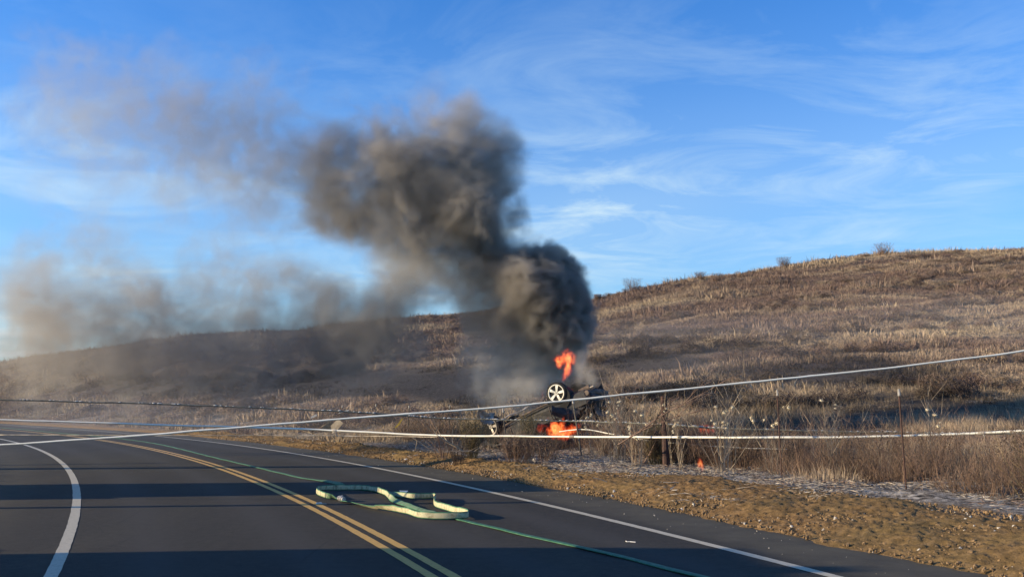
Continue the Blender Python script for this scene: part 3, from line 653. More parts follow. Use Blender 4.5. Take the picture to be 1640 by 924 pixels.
for a_, b_2, r_ in ((-.14, -.08, .036), (-.08, -.02, .048), (-.02, .0, .040), (.0, .07, .050), (.07, .14, .036)): q.tube([cc + d_ * a_, cc + d_ * b_2], r_, 14)
for k in range(4):
    an = k * math.pi / 2 + .4; s_ = Vector((-d_.y, d_.x, 0)) * math.cos(an) + Vector((0, 0, 1)) * math.sin(an); q.box(cc + d_ * .03 + s_ * .052, (.012, .012, .012))
q.build('coupling', simple('dull_coupling', (.20, .19, .18), (.55, .52, .48), 20, .45, .6), hose)
# little edge folds where the hose doubles on itself
p = onG(474 + 822 / 4.74, 740 + 268 / 4.74); tag(pydata('white_tag', [(p.x - .10, p.y, .13), (p.x + .07, p.y + .02, .125), (p.x + .0, p.y - .015, .06), (p.x - .10, p.y + .004, .131), (p.x + .07, p.y + .024, .126), (p.x + .0, p.y - .011, .061)], [(0, 1, 2), (5, 4, 3), (0, 3, 4, 1), (1, 4, 5, 2), (2, 5, 3, 0)], M['plastic'], hose))

# ---------------------------------------------------------------- overturned burning car
car = empty('burning_car'); tag(car, 'charred car lying upside down on the slope, pale rear wheel in the air', 'car')
Pr = atY(893, 629.5, 29.6); Pf = atY(789, 683, 30.7)
Xl = (Pf - Pr).normalized(); N = Vector((-.42, -.9, .02)); N = (N - Xl * N.dot(Xl)).normalized(); Yl = -N; Zl = Xl.cross(Yl)
if Zl.z > 0: Zl = -Zl; Yl = -Yl
RM = Matrix((Xl, Yl, Zl)).transposed()
near = 1 if (RM @ Vector((0, 1, 0))).dot(N) > 0 else -1
WB = (Pf - Pr).length
car.matrix_world = Matrix.Translation(Pr - RM @ Vector((0, near * .82, .10))) @ RM.to_4x4()
sec = [(-.98, .46, .78, .70), (-.80, .32, .93, .82), (-.35, .27, .99, .87), (.3, .24, 1.0, .88), (1.0, .22, .98, .89), (1.8, .22, .96, .89), (2.3, .24, .92, .87), (2.8, .27, .86, .83), (3.15, .34, .74, .74), (3.3, .44, .64, .60)]
vs = []; K = 16
for i, (x_, z0, z1, hw) in enumerate(sec):
    for k in range(K):
        an = 2 * math.pi * (k + .5) / K; cx_, sx = math.cos(an), math.sin(an); cx_ = math.copysign(abs(cx_) ** .38, cx_); sx = math.copysign(abs(sx) ** .45, sx)
        dn = .035 * math.sin(i * 2.3 + k * 1.7) + .02 * math.sin(i * 5.1 - k * 3.3)
        vs.append((x_, cx_ * (hw + dn), (z0 + z1) / 2 + sx * (z1 - z0) / 2 + dn * .8))
fs = [(i * K + k, i * K + (k + 1) % K, (i + 1) * K + (k + 1) % K, (i + 1) * K + k) for i in range(len(sec) - 1) for k in range(K)] + [tuple(reversed(range(K))), tuple((len(sec) - 1) * K + k for k in range(K))]
pydata('body', vs, fs, M['char'], car, False)
rf = MB()
for i, (x_, z_, hw) in enumerate(((-.15, 1.20, .58), (.25, 1.27, .62), (.8, 1.27, .60), (1.3, 1.22, .60), (1.7, 1.12, .56))):
    for k in range(6):
        y_ = -hw + 2 * hw * k / 5; rf.v.append((x_, y_, z_ + .05 * math.cos(y_ * 2) + .04 * math.sin(i * 3 + k * 2.2)))
for i in range(4):
    for k in range(5): a_ = i * 6 + k; rf.f.append((a_, a_ + 1, a_ + 7, a_ + 6))
ro = rf.build('roof', M['char_rust'], car); md = ro.modifiers.new('thick', 'SOLIDIFY'); md.thickness = .03
for s_ in (-1, 1):
    for (a_, b_2) in (((-.75, .8, .93), (-.15, .6, 1.2)), ((.15, .86, .97), (.3, .62, 1.26)), ((1.05, .87, .95), (1.0, .61, 1.26)), ((2.25, .82, .9), (1.7, .57, 1.12))):
        mid = tuple((p + q_) / 2 + random.uniform(-.03, .03) for p, q_ in zip(a_, b_2))
        MB().tube([(p[0], p[1] * s_, p[2]) for p in (a_, mid, b_2)], [.045, .038, .042], 6).build('pillar', M['char'], car)
    # sill strip, door seams, fender edge
    MB().tube([(.40, s_ * .90, .27), (1.2, s_ * .915, .255), (WB - .40, s_ * .90, .27)], [.030, .035, .030], 6).build('sill', M['char_rust'], car)
    for xs in (.42, 1.18, 2.0): MB().tube([(xs, s_ * .905, .35), (xs + .03, s_ * .925, .62), (xs + .02, s_ * .88, .95)], .013, 4).build('door_edge', M['char_rust'], car)
    for xs, mm in ((.8, 'char_rust'), (1.6, 'char')): MB().box((xs, s_ * .925, .80), (.09, .018, .018)).build('door_handle', M[mm], car)
    for xw in (0, WB):
        MB().tube([(xw, s_ * .55, .26), (xw, s_ * .896, .26)], .40, 24).build('wheel_well_shade', M['well'], car)  # solid black drum, its colour standing for the shade inside the wheel well
    MB().box((3.22, s_ * .5, .66), (.08, .16, .07), Matrix.Rotation(s_ * .3, 3, 'Z')).build('headlight', M['bare'], car)
for (xx, yy2, sx_) in ((.45, -.35, 1), (.45, .35, 1), (1.35, -.38, 1), (1.35, .38, 1)): MB().blob((xx, yy2, .92), .26, xx * 3 + yy2, (.9, .9, 1.1), .5).build('burnt_seat', M['well'], car)
MB().blob((2.5, 0, .62), .42, 7, (1.1, 1.4, .6), .5).build('engine', M['char_rust'], car)
MB().box((1.9, 0, .93), (.12, .74, .12)).build('dashboard', M['char'], car)
ub = MB()
ub.tube([(-.8, .25, .22), (.2, .25, .17), (1.2, .1, .16), (2.4, .15, .18)], .035, 8)
ub.build('exhaust', M['bare'], car)
MB().tube([(-.65, .32, .20), (-.25, .32, .20)], .12, 12).build('silencer', M['char_rust'], car)
MB().tube([(0, -.75, .10), (0, -.3, .14), (0, .3, .14), (0, .75, .10)], .045, 8).build('axle', M['char_rust'], car)
MB().tube([(WB, -.75, .10), (WB, -.3, .14), (WB, .3, .14), (WB, .75, .10)], .045, 8).build('axle', M['char_rust'], car)
for s_ in (-1, 1):
    for xw in (.25, WB - .3): MB().tube([(xw, s_ * .3, .22), (xw - .22, s_ * .68, .32)], .03, 6).build('suspension_arm', M['bare'], car)
sp_ = MB().box((.55, 0, .16), (.25, .45, .09)).build('fuel_tank', M['char'], car)
MB().box((2.1, 0, .18), (.5, .3, .07)).build('undertray', M['char'], car)
for xx, s_ in ((-.98, 1), (3.3, 1)):
    bmp_ = MB(); n_ = 9
    bmp_.tube([(xx + (.10 if xx < 0 else -.12) * abs(k - 4) / 4 ** 1, -.78 + 1.56 * k / 8, .50 + .03 * math.sin(k * 2)) for k in range(9)], .09, 8).build('bumper', M['char_rust'], car)
def car_wheel(xw, sy, rimm, steer=0):
    yo = sy * .82
    RR, RW = .335, .115
    base = Matrix.Translation((xw, yo, .10)) @ Matrix.Rotation(steer, 4, 'Z')
    def P_(r, y_, an): v = base @ Vector((r * math.cos(an), sy * y_, r * math.sin(an))); return tuple(v)
    prof = [(.262, -RW), (.31, -RW), (RR - .01, -RW * .8), (RR, -RW * .4), (RR, RW * .4), (RR - .01, RW * .8), (.315, RW), (.285, RW), (.272, RW * .9), (.262, RW * .5)]
    n_ = 40; vs = [P_(r, y_, 2 * math.pi * k / n_) for k in range(n_) for r, y_ in prof]; q_ = len(prof)
    fs = [(k * q_ + j, k * q_ + (j + 1) % q_, ((k + 1) % n_) * q_ + (j + 1) % q_, ((k + 1) % n_) * q_ + j) for k in range(n_) for j in range(q_)]
    w = empty('wheel'); w.parent = car
    pydata('tyre', vs, fs, M['tyre'], w, True)
    tr_ = MB()   # tread blocks
    for k in range(44):
        for yy2 in (-.07, 0, .07):
            an = 2 * math.pi * (k + (.5 if yy2 == 0 else 0)) / 44; c_ = base @ Vector(((RR) * math.cos(an), yy2, (RR) * math.sin(an)))
            tr_.box(c_, (.008, .028, .017), base.to_3x3() @ Matrix.Rotation(-an, 3, 'Y'))
    tr_.build('tread', M['tyre'], w)
    rp = [(.240, .02), (.240, RW * .80), (.252, RW * .97), (.274, RW * 1.0), (.276, RW * .86), (.262, RW * .3), (.262, -RW), (.235, -RW)]
    q_ = len(rp); vs = [P_(r, y_, 2 * math.pi * k / n_) for k in range(n_) for r, y_ in rp]
    fs = [(k * q_ + j, k * q_ + (j + 1) % q_, ((k + 1) % n_) * q_ + (j + 1) % q_, ((k + 1) % n_) * q_ + j) for k in range(n_) for j in range(q_)]
    pydata('rim', vs, fs, M[rimm], w, True)
    vs, fs = [], []
    for k in range(5):
        a0 = 2 * math.pi * k / 5 + R(97); b0 = len(vs); 
        for (r, hw, yo_) in ((.055, .030, .085), (.12, .034, .100), (.19, .040, .105), (.258, .048, .098)):
            for sgn in (-1, 1):
                for dy_ in (0, -.035):
                    da = sgn * math.asin(min(.9, hw / max(r, hw * 1.15))); vs.append(P_(r, yo_ + dy_, a0 + da))
        for j in range(3):
            a_ = b0 + j * 4; fs += [(a_, a_ + 2, a_ + 6, a_ + 4), (a_ + 1, a_ + 5, a_ + 7, a_ + 3), (a_, a_ + 4, a_ + 5, a_ + 1), (a_ + 2, a_ + 3, a_ + 7, a_ + 6)]
    pydata('spokes', vs, fs, M[rimm], w)
    c0, c1 = base @ Vector((0, sy * .05, 0)), base @ Vector((0, sy * .104, 0)); MB().tube([c0, c1], [.072, .066], 20).build('hub', M[rimm], w)
    lg = MB()
    for k in range(5):
        an = 2 * math.pi * (k + .5) / 5 + R(97); lg.tube([base @ Vector((.045 * math.cos(an), sy * .10, .045 * math.sin(an))), base @ Vector((.045 * math.cos(an), sy * .1065, .045 * math.sin(an)))], .012, 8)
    lg.tube([base @ Vector((0, sy * .10, 0)), base @ Vector((0, sy * .107, 0))], .016, 10); lg.build('lug_hole_shade', M['well'], w)  # flat black discs painted for the shade in the lug holes
    MB().tube([base @ Vector((0, -sy * .02, 0)), base @ Vector((0, sy * .012, 0))], .238, 28).build('dark_backing', M['well'], w)  # black backing whose colour stands for the shade behind the spokes
car_wheel(0, near, 'rim'); car_wheel(0, -near, 'char_rust'); car_wheel(WB, near, 'bare', .25); car_wheel(WB, -near, 'char_rust', .25)
# torn pieces thrown round the wreck
def scrap(name, px, py, Y, L_, w_, rotv, m, label, seed, bend=.2, cat='debris'):
    p = atY(px, py, Y); n_ = 7; rr = random.Random(seed); vs, fs = [], []
    for i in range(n_):
        u = i / (n_ - 1) - .5; z_ = bend * (u * u * 4 - .3) * L_ * .5 + rr.uniform(-.02, .02) * L_
        ww = w_ * (1 - .5 * abs(u) * rr.random()) / 2
        for k in range(4): vs.append(Vector((u * L_, -ww + 2 * ww * k / 3 + rr.uniform(-.1, .1) * w_, z_ + .12 * w_ * math.sin(k * 2 + seed))))
    for i in range(n_ - 1):
        for k in range(3): a_ = i * 4 + k; fs.append((a_, a_ + 1, a_ + 5, a_ + 4))
    o = pydata(name, vs, fs, M[m]); o.location = p; o.rotation_euler = rotv; md = o.modifiers.new('thick', 'SOLIDIFY'); md.thickness = .012; tag(o, label, cat); return o
scrap('car_panel', 952, 632, 31, .75, .5, (.9, -.35, .2), 'char', 'black buckled panel standing up right of the pale wheel', 1)
scrap('car_panel', 775, 668, 29.6, .6, .45, (1.2, .3, .5), 'bare', 'crumpled grey fender at the low left end of the car', 2, .5)
scrap('car_panel', 826, 661, 29.3, 1.3, .12, (.2, -.42, .1), 'bare', 'long pale strip of bare metal along the car sill', 3, .05)
scrap('car_panel', 960, 658, 29.3, .5, .3, (.8, .6, .3), 'char_rust', 'torn brown plate hanging at the right end of the car', 4, .4)
scrap('car_panel', 905, 660, 29.2, .9, .35, (1.3, .1, .1), 'char', 'dark sagging door skin below the pale wheel', 5, .2)
# ---------------------------------------------------------------- roadside debris
def slab(name, px, py, Y, pts, th, m, label, cat, rot=(0, 0, 0)):
    p = atY(px, py, Y); n_ = len(pts); vs = [(a, 0, b_) for a, b_ in pts] + [(a, th, b_) for a, b_ in pts]
    fs = [tuple(range(n_)), tuple(reversed(range(n_, 2 * n_)))] + [(i, i + n_, (i + 1) % n_ + n_, (i + 1) % n_) for i in range(n_)]
    o = pydata(name, vs, fs, M[m]); o.location = p; o.rotation_euler = rot; tag(o, label, cat); return o
Yd = 37.0
slab('board', 529, 687.5, Yd, [(-.35, -.05), (-.2, .28), (.05, .37), (.12, .05), (.10, -.12)], .04, 'panel', 'bent grey board lying in the grass left of the thin post', 'board', (-.15, 0, .1))
slab('board', 535, 687.5, Yd - .1, [(-.05, -.16), (-.16, .14), (.12, .42), (.36, .25), (.14, -.02)], .03, 'pale' if 'pale' in M else 'litter', 'folded tan sheet leaning on the bent grey board', 'board', (-.2, .0, -.2))
slab('plank', 550, 659, 41, [(-.22, -.09), (-.19, -.03), (.22, .09), (.24, .05)], .05, 'plastic', 'small white slat lying above the dark cable', 'plank')
slab('plank', 502, 667, 41, [(-.12, -.08), (-.12, .0), (.12, .10), (.14, .03)], .05, 'plastic', 'small white chip in the grass below the dark cable', 'plank')
slab('strap', 639, 678, 37, [(-.17, -.16), (-.12, -.18), (.02, -.05), (.15, .19), (.10, .20), (-.04, -.01)], .02, 'yellow', 'bright yellow strap caught in the grass near the thin post', 'strap', (-.1, 0, 0))
p0 = onG(669, 741); p1 = onG(691, 744)
o = MB().tube([p0 + Vector((0, 0, .035)), (p0 + p1) / 2 + Vector((0, .02, .045)), p1 + Vector((0, 0, .04))], [.028, .035, .034], 10).build('plastic_tube', M['plastic'], None, True); tag(o, 'white plastic tube lying where the asphalt meets the dirt', 'tube')
for i, (px, py, r_, lb) in enumerate(((594, 727, .075, 'whitest round stone on the dirt edge at left'), (650.5, 738.5, .07, 'tan stone on the asphalt edge left of the white tube'), (687, 738.5, .065, 'tan stone resting just behind the white tube'), (537, 722, .06, 'pale flat stone at the far left asphalt edge'), (858, 740, .09, 'pale stone in the ash above the dirt bank'), (707, 712, .09, 'upright white stone behind the low white cable'))):
    p = onG(px, py, .02 if i < 4 else .2); o = MB().blob((0, 0, r_ * .5), r_, i, (1.1, .9, .8)).build('stone', M['stone'], None, True); o.location = p; tag(o, lb, 'stone')
p = onG(517, 807.5); MB_ = MB().tube([p + Vector((-.10, .0, .012)), p + Vector((.07, -.02, .012))], .011, 8).build('paper_scrap', M['litter']); tag(MB_, 'tan paper roll on the asphalt beside the yellow lines', 'scrap')
p = onG(511, 807); o = MB().box(p + Vector((0, 0, .015)), (.045, .03, .012), Matrix.Rotation(.5, 3, 'Z')).build('paper_scrap', M['plastic']); tag(o, 'small white scrap on the asphalt beside the tan roll', 'scrap')
p = onG(1009, 868); q = MB().tube([p + Vector((-.045, .06, .008)), p + Vector((-.04, -.0, .008)), p + Vector((.0, -.005, .010)), p + Vector((.065, -.035, .008))], .006, 6).build('wire_scrap', M['plastic']); tag(q, 'tiny bent white scrap alone on the lane at right', 'scrap')

# ---------------------------------------------------------------- plants
def twig(q, rr, p, d, L_, r, depth, curve=.25, n=4, droop=0.0):
    pts = [Vector(p)]; dd = Vector(d).normalized(); rad = [r]
    for i in range(n):
        dd = (dd + Vector((rr.uniform(-1, 1), rr.uniform(-1, 1), rr.uniform(-.6, .8))) * curve * .35 + Vector((0, 0, -droop))).normalized()
        pts.append(pts[-1] + dd * L_ / n); rad.append(r * (1 - .75 * (i + 1) / n))
    q.tube(pts, rad, 3, False)
    if depth > 0:
        for i in range(1, n + 1):
            for _ in range(rr.choice((1, 1, 2))):
                side = Vector((rr.uniform(-1, 1), rr.uniform(-1, 1), rr.uniform(.0, .9))).normalized(); d2 = (dd * .9 + side * .8).normalized()
                twig(q, rr, pts[i], d2, L_ * rr.uniform(.22, .42), r * .55, depth - 1, curve, 3, droop)
    return pts[-1]
def shrub(seed, n, h, spread, r=.006, depth=2, curve=.3, vary=.5, base=.12):
    rr = random.Random(seed); q = MB(); tips = []
    for _ in range(n):
        a_ = rr.random() * 6.283; s_ = spread * rr.random() ** .6
        tips.append(twig(q, rr, (math.cos(a_) * base * rr.random(), math.sin(a_) * base * rr.random(), -.03), (math.cos(a_) * s_, math.sin(a_) * s_, 1), h * rr.uniform(1 - vary, 1.05), r * rr.uniform(.7, 1.3), depth, curve))
    return q, tips
def leaflets(tips_src, seed, n, h, spread, size=.022):      # curled dead leaves and burrs through the crown
    rr = random.Random(seed); q = MB()
    for _ in range(n):
        z_ = h * rr.uniform(.25, 1.0); a_ = rr.random() * 6.283; rad = spread * z_ * rr.random() ** .5
        c_ = Vector((math.cos(a_) * rad, math.sin(a_) * rad, z_)); d_ = Vector((rr.uniform(-1, 1), rr.uniform(-1, 1), rr.uniform(-1, 1))).normalized() * size * rr.uniform(.5, 1.4)
        e_ = d_.orthogonal().normalized() * size * .45; b0 = len(q.v); q.v += [c_ - d_, c_ + e_, c_ + d_, c_ - e_]; q.f.append((b0, b0 + 1, b0 + 2, b0 + 3))
    return q
def fluffs(tips, seed, p_=.8, r0=.035):
    q = MB(); rr = random.Random(seed)
    for t_ in tips:
        if rr.random() > p_: continue
        for k in range(rr.choice((1, 2, 3))):
            c_ = t_ + Vector((rr.uniform(-.05, .05), rr.uniform(-.05, .05), rr.uniform(-.06, .02))); r_ = r0 * rr.uniform(.6, 1.25); q.blob(c_, r_ * .8, rr.random(), (1, 1, .8), 0)
            for _ in range(22):
                d_ = Vector((rr.gauss(0, 1), rr.gauss(0, 1), rr.gauss(0, 1))).normalized(); e_ = d_.orthogonal().normalized() * r_ * .16; b0 = len(q.v)
                q.v += [c_ + d_ * r_ * .5 - e_, c_ + d_ * r_ * .5 + e_, c_ + d_ * r_ * 1.35]; q.f.append((b0, b0 + 1, b0 + 2))
    return q
def plant(name, gen, mats, label, cat, px, Y, h=None, group=None, z=None):
    x_ = (px - CX) / F * Y; o = empty(name, (x_, Y, gz(x_, Y) if z is None else z)); tag(o, label, cat, group)
    for (nm, q), mm in zip(gen, mats): q.build(nm, M[mm], o)
    return o
def g_shrub(seed, n, h, sp, r=.006, depth=2, leaf=0, **k):
    q, tips = shrub(seed, n, h, sp, r, depth, **k); out = [('stems', q)]
    if leaf: out.append(('dead_leaves', leaflets(tips, seed, leaf, h * .9, sp)))
    return out, tips
# notable single plants (px, Y)
g, _ = g_shrub(11, 16, 1.5, .55, .010, 2, 0, curve=.35); plant('bare_shrub', g, ['stalk'], 'tall bare shrub with forked pale branches left of the olive bush', 'shrub', 712, 27.2)
g, _ = g_shrub(12, 60, 1.25, .32, .006, 2, 1500, vary=.35); plant('olive_shrub', g, ['stalk_olive', 'stalk_olive'], 'dense olive brown broom shaped bush left of the car', 'shrub', 757, 26.2)
g, _ = g_shrub(13, 26, .95, .5, .006, 2, 300); plant('bare_shrub', g, ['stalk_dark', 'stalk_dark'], 'dark twiggy shrub at the foot of the olive bush', 'shrub', 735, 25.2)
g, _ = g_shrub(14, 90, .80, .75, .005, 2, 1500, vary=.3, base=.35); plant('round_shrub', g, ['stalk', 'stalk_dark'], 'low rounded reddish brown bush in front of the car', 'shrub', 826, 24.6)
g, _ = g_shrub(15, 40, .70, .8, .005, 2, 700, vary=.3, base=.3); plant('round_shrub', g, ['stalk', 'stalk_dark'], 'smaller rounded brown bush right of the low one in front of the car', 'shrub', 872, 24.2)
g, _ = g_shrub(16, 34, 1.25, .20, .006, 2, 900, vary=.3); plant('olive_shrub', g, ['stalk_olive', 'stalk_olive'], 'narrow dark olive plume leaning before the flames', 'shrub', 846, 26.0)
g, _ = g_shrub(17, 90, .95, .38, .006, 2, 2600, vary=.3, base=.25); plant('olive_shrub', g, ['stalk_olive', 'stalk_dark'], 'dense dark bush wrapped round the rusty pipe post', 'shrub', 1050, 23.9)
g, _ = g_shrub(18, 22, 1.9, .20, .008, 1, 0, curve=.2); plant('tall_weed', g, ['stalk_pale'], 'cluster of tall pale stalks crossing the highest cable', 'weed', 990, 25.0)
g, _ = g_shrub(19, 14, 1.6, .9, .012, 2, 0, curve=.3); plant('bare_shrub', g, ['stalk'], 'sprawling bare shrub with long arching branches before the pipe post', 'shrub', 1020, 23.6)
g, _ = g_shrub(20, 10, 2.1, 1.0, .010, 1, 0, curve=.25); plant('bare_shrub', g, ['stalk_pale'], 'long pale canes arching at the right of the pipe post', 'shrub', 1150, 21.0)
g, _ = g_shrub(21, 7, 1.5, .5, .010, 2, 0, curve=.35); plant('bare_shrub', g, ['stalk_pale'], 'pale forked sapling behind the olive bush', 'shrub', 772, 33)
g, _ = g_shrub(22, 5, 1.6, .5, .010, 2, 0, curve=.35); plant('bare_shrub', g, ['stalk_pale'], 'bleached dead sapling against the dark burnt ground', 'shrub', 728, 33)
# skyline shrubs
def on_hill(px, frac=1.0):
    for Y in np.arange(150, 90, -1.0):
        pass
    return YC * frac
SKY = [(1015, 2.6, 'round bare shrub alone on the ridge right of the smoke'), (1124, 1.7, 'thin bare shrub on the ridge near the top of the hill'), (1150, 1.9, 'small dense shrub near the hilltop'), (958, 1.2, 'small twiggy shrub on the ridge closest to the smoke'), (1260, 2.0, 'broad shrub on the ridge beyond the hilltop'), (1420, 2.4, 'lone shrub on the far right ridge')]
for i, (px, h, lb) in enumerate(SKY):
    g, _ = g_shrub(60 + i, 44, h * .75, 1.1, .020, 2, 0, vary=.55, curve=.5, base=.25 * h); g.append(('dead_leaves', leaflets(None, i, 1100, h * .85, .75, .06)))
    plant('ridge_shrub', g, ['stalk', 'stalk'], lb, 'shrub', px, 147 if px != 1150 else 132)
# weed stands, copied individually
WG = 'dry weeds along the fence'
kinds = []
for i in range(8):
    lf = (0, 260, 0, 420, 0, 300, 0, 200)[i]; g, tips = g_shrub(30 + i, (14, 24, 10, 34, 18, 26, 12, 20)[i], (1.15, .95, 1.35, .85, 1.1, 1.0, 1.3, .8)[i], (.6, .8, .4, .9, .8, .5, .9, 1.0)[i], .0050, 2, lf, curve=.5, base=.3)
    kinds.append((g, tips, ('stalk', 'stalk_dark', 'stalk_pale', 'stalk', 'stalk_dark', 'stalk_olive', 'stalk', 'stalk_dark')[i], ('dead_weed_brown', 'dead_weed', 'dead_weed', 'dead_weed', 'dead_weed', 'dead_weed', 'dead_weed', 'dead_weed')[i]))
desc = ['loose brown weed with open branching stems', 'dark leafy dead weed', 'thin pale straw coloured weed stalks', 'low bushy brown weed with curled leaves', 'dark branching dead weed without leaves', 'olive brown bunched weed', 'wide sprawling brown weed with bare stems', 'squat dark weed with withered leaves']
roots = [None] * 8; used_labels = set()
SD = ['loose brown weed', 'dark leafy weed', 'thin straw coloured weed', 'bushy brown weed', 'bare dark weed', 'olive bunched weed', 'sprawling bare weed', 'squat withered weed']
rr = random.Random(5); nW = 0
spots = []
for _ in range(120):
    px = rr.uniform(935, 1190); Yf = fenceXY(px)[1]; spots.append((px, Yf + rr.uniform(-2.2, 3.0)))
for _ in range(60):
    px = rr.uniform(1190, 1660); Yf = fenceXY(px)[1]; spots.append((px, Yf + rr.uniform(-.8, 4)))
for _ in range(26):
    px = rr.uniform(800, 940); Yf = fenceXY(px)[1]; spots.append((px, Yf + rr.uniform(-3.4, -.6)))
for _ in range(24):
    px = rr.uniform(640, 800); Yf = fenceXY(px)[1]; spots.append((px, Yf + rr.uniform(-4.5, 3)))
for _ in range(26):
    px = rr.uniform(380, 640); Yf = fenceXY(px)[1]; spots.append((px, Yf + rr.uniform(-4, 6)))
for px, Y in spots:
    x_ = (px - CX) / F * Y; s_ = float(sdist(np.array([x_]), np.array([Y]))[1][0])
    if s_ < (4.9 if px > 880 else 3.0): continue
    k = rr.randrange(8); sc_ = rr.uniform(.65, 1.15) * (1.0 if px > 935 else .7)
    fy = fenceXY(px)[1]; dz_ = Y - fy
    near_ = 'before the fence line' if dz_ < -.6 else 'right under the cables' if dz_ < .8 else 'behind the fence line' if dz_ < 2.4 else 'well behind the fence'
    where = [w_ for lim, w_ in ((470, 'at the far left bank'), (560, 'near the bent grey board'), (640, 'left of the thin post'), (700, 'right of the thin post'), (800, 'by the olive bush'), (850, 'left of the flames'), (940, 'in front of the flames'), (985, 'right of the car'), (1035, 'left of the pipe post'), (1075, 'around the pipe post'), (1125, 'right of the pipe post'), (1170, 'among the pale canes'), (1250, 'just past the pale canes'), (1350, 'by the outer fence post'), (1450, 'by the farther outer post'), (1560, 'toward the end of the thicket'), (9999, 'at the thicket end')) if px < lim][0]
    size_ = 'tall' if sc_ > 1.0 else 'low' if sc_ < .78 else ''
    lb = (size_ + ' ' + SD[k] + ' ' + near_ + ', ' + where).strip()
    if lb in used_labels: continue
    used_labels.add(lb); loc = (x_, Y, gz(x_, Y)); nW += 1
    if roots[k] is None:
        g, tips, mt, _ = kinds[k]; o = empty('dead_weed', loc); tag(o, lb, 'weed', WG)
        for nm, q in g: q.build(nm, M[mt if nm == 'stems' else 'stalk_dark'], o)
        roots[k] = o; o.scale = (sc_,) * 3
    else: copy_thing(roots[k], loc, rr.random() * 6.28, sc_, lb)
def mat_brush(seed, n, h, sp, m):
    q, tips = shrub(seed, n, h, sp, .0045, 2, curve=.6, vary=.5, base=.45); return proto('brush', ([tuple(v) for v in q.v], q.f), M[m])
bp_ = [mat_brush(300 + i, 16, (.45, .6, .4, .7)[i], (1.3, .9, 1.6, .8)[i], ('stalk_dark', 'stalk', 'stalk', 'stalk_dark')[i]) for i in range(4)]
uu = np.concatenate([rng.uniform(-.12, .62, 2000), rng.uniform(.0, .24, 1500)]); Yb = 14.5 / (uu + .464) + rng.normal(.3, 1.3, 3500); xb = uu * Yb; t_, s_, sl_ = sdist(xb, Yb); kp = (s_ > 4.9 + .5 * fbm(xb, Yb, oct=2, seed=77)) & (Yb > 13) & (vnoise(xb / 1.3, Yb / 1.3, seed=78) > .38); xb, Yb = xb[kp], Yb[kp]; n = len(xb)
scatter('tangled_brush', bp_, np.stack([xb, Yb, ground_z(xb, Yb)], 1), np.stack([xb * 0, xb * 0, rng.random(n) * 6.28], 1), .45 + .8 * rng.random(n), rng.integers(0, 4, n), {}, 'tangled reddish brown brush under the fallen cables', 'brush')
# fluffy seed heads
HG = 'weeds with fluffy pale seed heads'; fr = []
for i in range(4):
    q, tips = shrub(80 + i, (5, 3, 7, 4)[i], 1.35, .22, .006, 1, curve=.15, vary=.35); fr.append((q, fluffs(tips, i)))
def seedweed(k, px, ptop, Y, lb, store={}):
    x_ = (px - CX) / F * Y; g0 = gz(x_, Y); top = atY(px, ptop, Y).z; sc_ = max(.35, (top - g0) / 1.4)
    if k not in store:
        o = empty('seedhead_weed', (x_, Y, g0)); tag(o, lb, 'weed', HG); fr[k][0].build('stems', M['stalk_pale'], o); fr[k][1].build('seed_heads', M['fluff'], o); store[k] = o; o.scale = (sc_,) * 3
    else: copy_thing(store[k], (x_, Y, g0), rr.random() * 6.28, sc_, lb)
for i, (px, pt, Y, lb) in enumerate((
    (976, 632, 23.5, 'seed head weed touching the high cable right of the car'), (994, 633, 23.2, 'seed head weed behind the high cable among tall pale stalks'), (1019, 629, 22.8, 'tallest seed head weed poking over the high cable'),
    (950, 650, 26, 'seed head weed beside the right end of the car'), (963, 655, 25.6, 'seed head weed right of the torn brown plate'), (1078, 638, 22.5, 'seed head weed just right of the pipe post top'),
    (1080, 652, 24.6, 'shorter seed head weed just behind the pipe post'), (1091, 661, 21.8, 'fat seed head weed a step right of the pipe post'),
    (1152, 648, 21, 'seed head weed with a cluster of heads near the pale canes'), (1163, 640, 20.8, 'tall seed head weed behind the pale canes'), (1160, 618, 20.5, 'seed head weed reaching the high cable above the canes'),
    (1014, 668, 22.5, 'small seed head weed left of the pipe post'), (1230, 640, 20, 'seed head weed right of the pale canes'), (1330, 628, 19, 'seed head weed halfway along the right thicket'), (1480, 622, 18, 'seed head weed near the right end of the thicket'),
    (1142, 572, 60, 'white topped weed on the burnt slope above the canes'), (1134, 578, 60, 'smaller white topped weed on the burnt slope above the canes'), (1078, 580, 58, 'pair of white heads on the burnt slope above the pipe post'), (1064, 587, 58, 'small white head on the burnt slope left of the pair'),
    (1000, 574, 62, 'pale headed weed high on the burnt slope right of the smoke'), (988, 586, 60, 'pale headed weed lower on the burnt slope right of the smoke'), (1008, 529, 85, 'pale plant on the russet slope halfway up the hill'), (1003, 530, 85, 'smaller pale plant beside it halfway up the hill'),
    (742, 556, 78, 'pale headed plant on the hill behind the left smoke'), (765, 566, 76, 'lower pale headed plant on the hill behind the left smoke'), (750, 562, 77, 'small pale plant between two others on the left hill'))):
    seedweed(i % 4, px, pt, Y, lb)
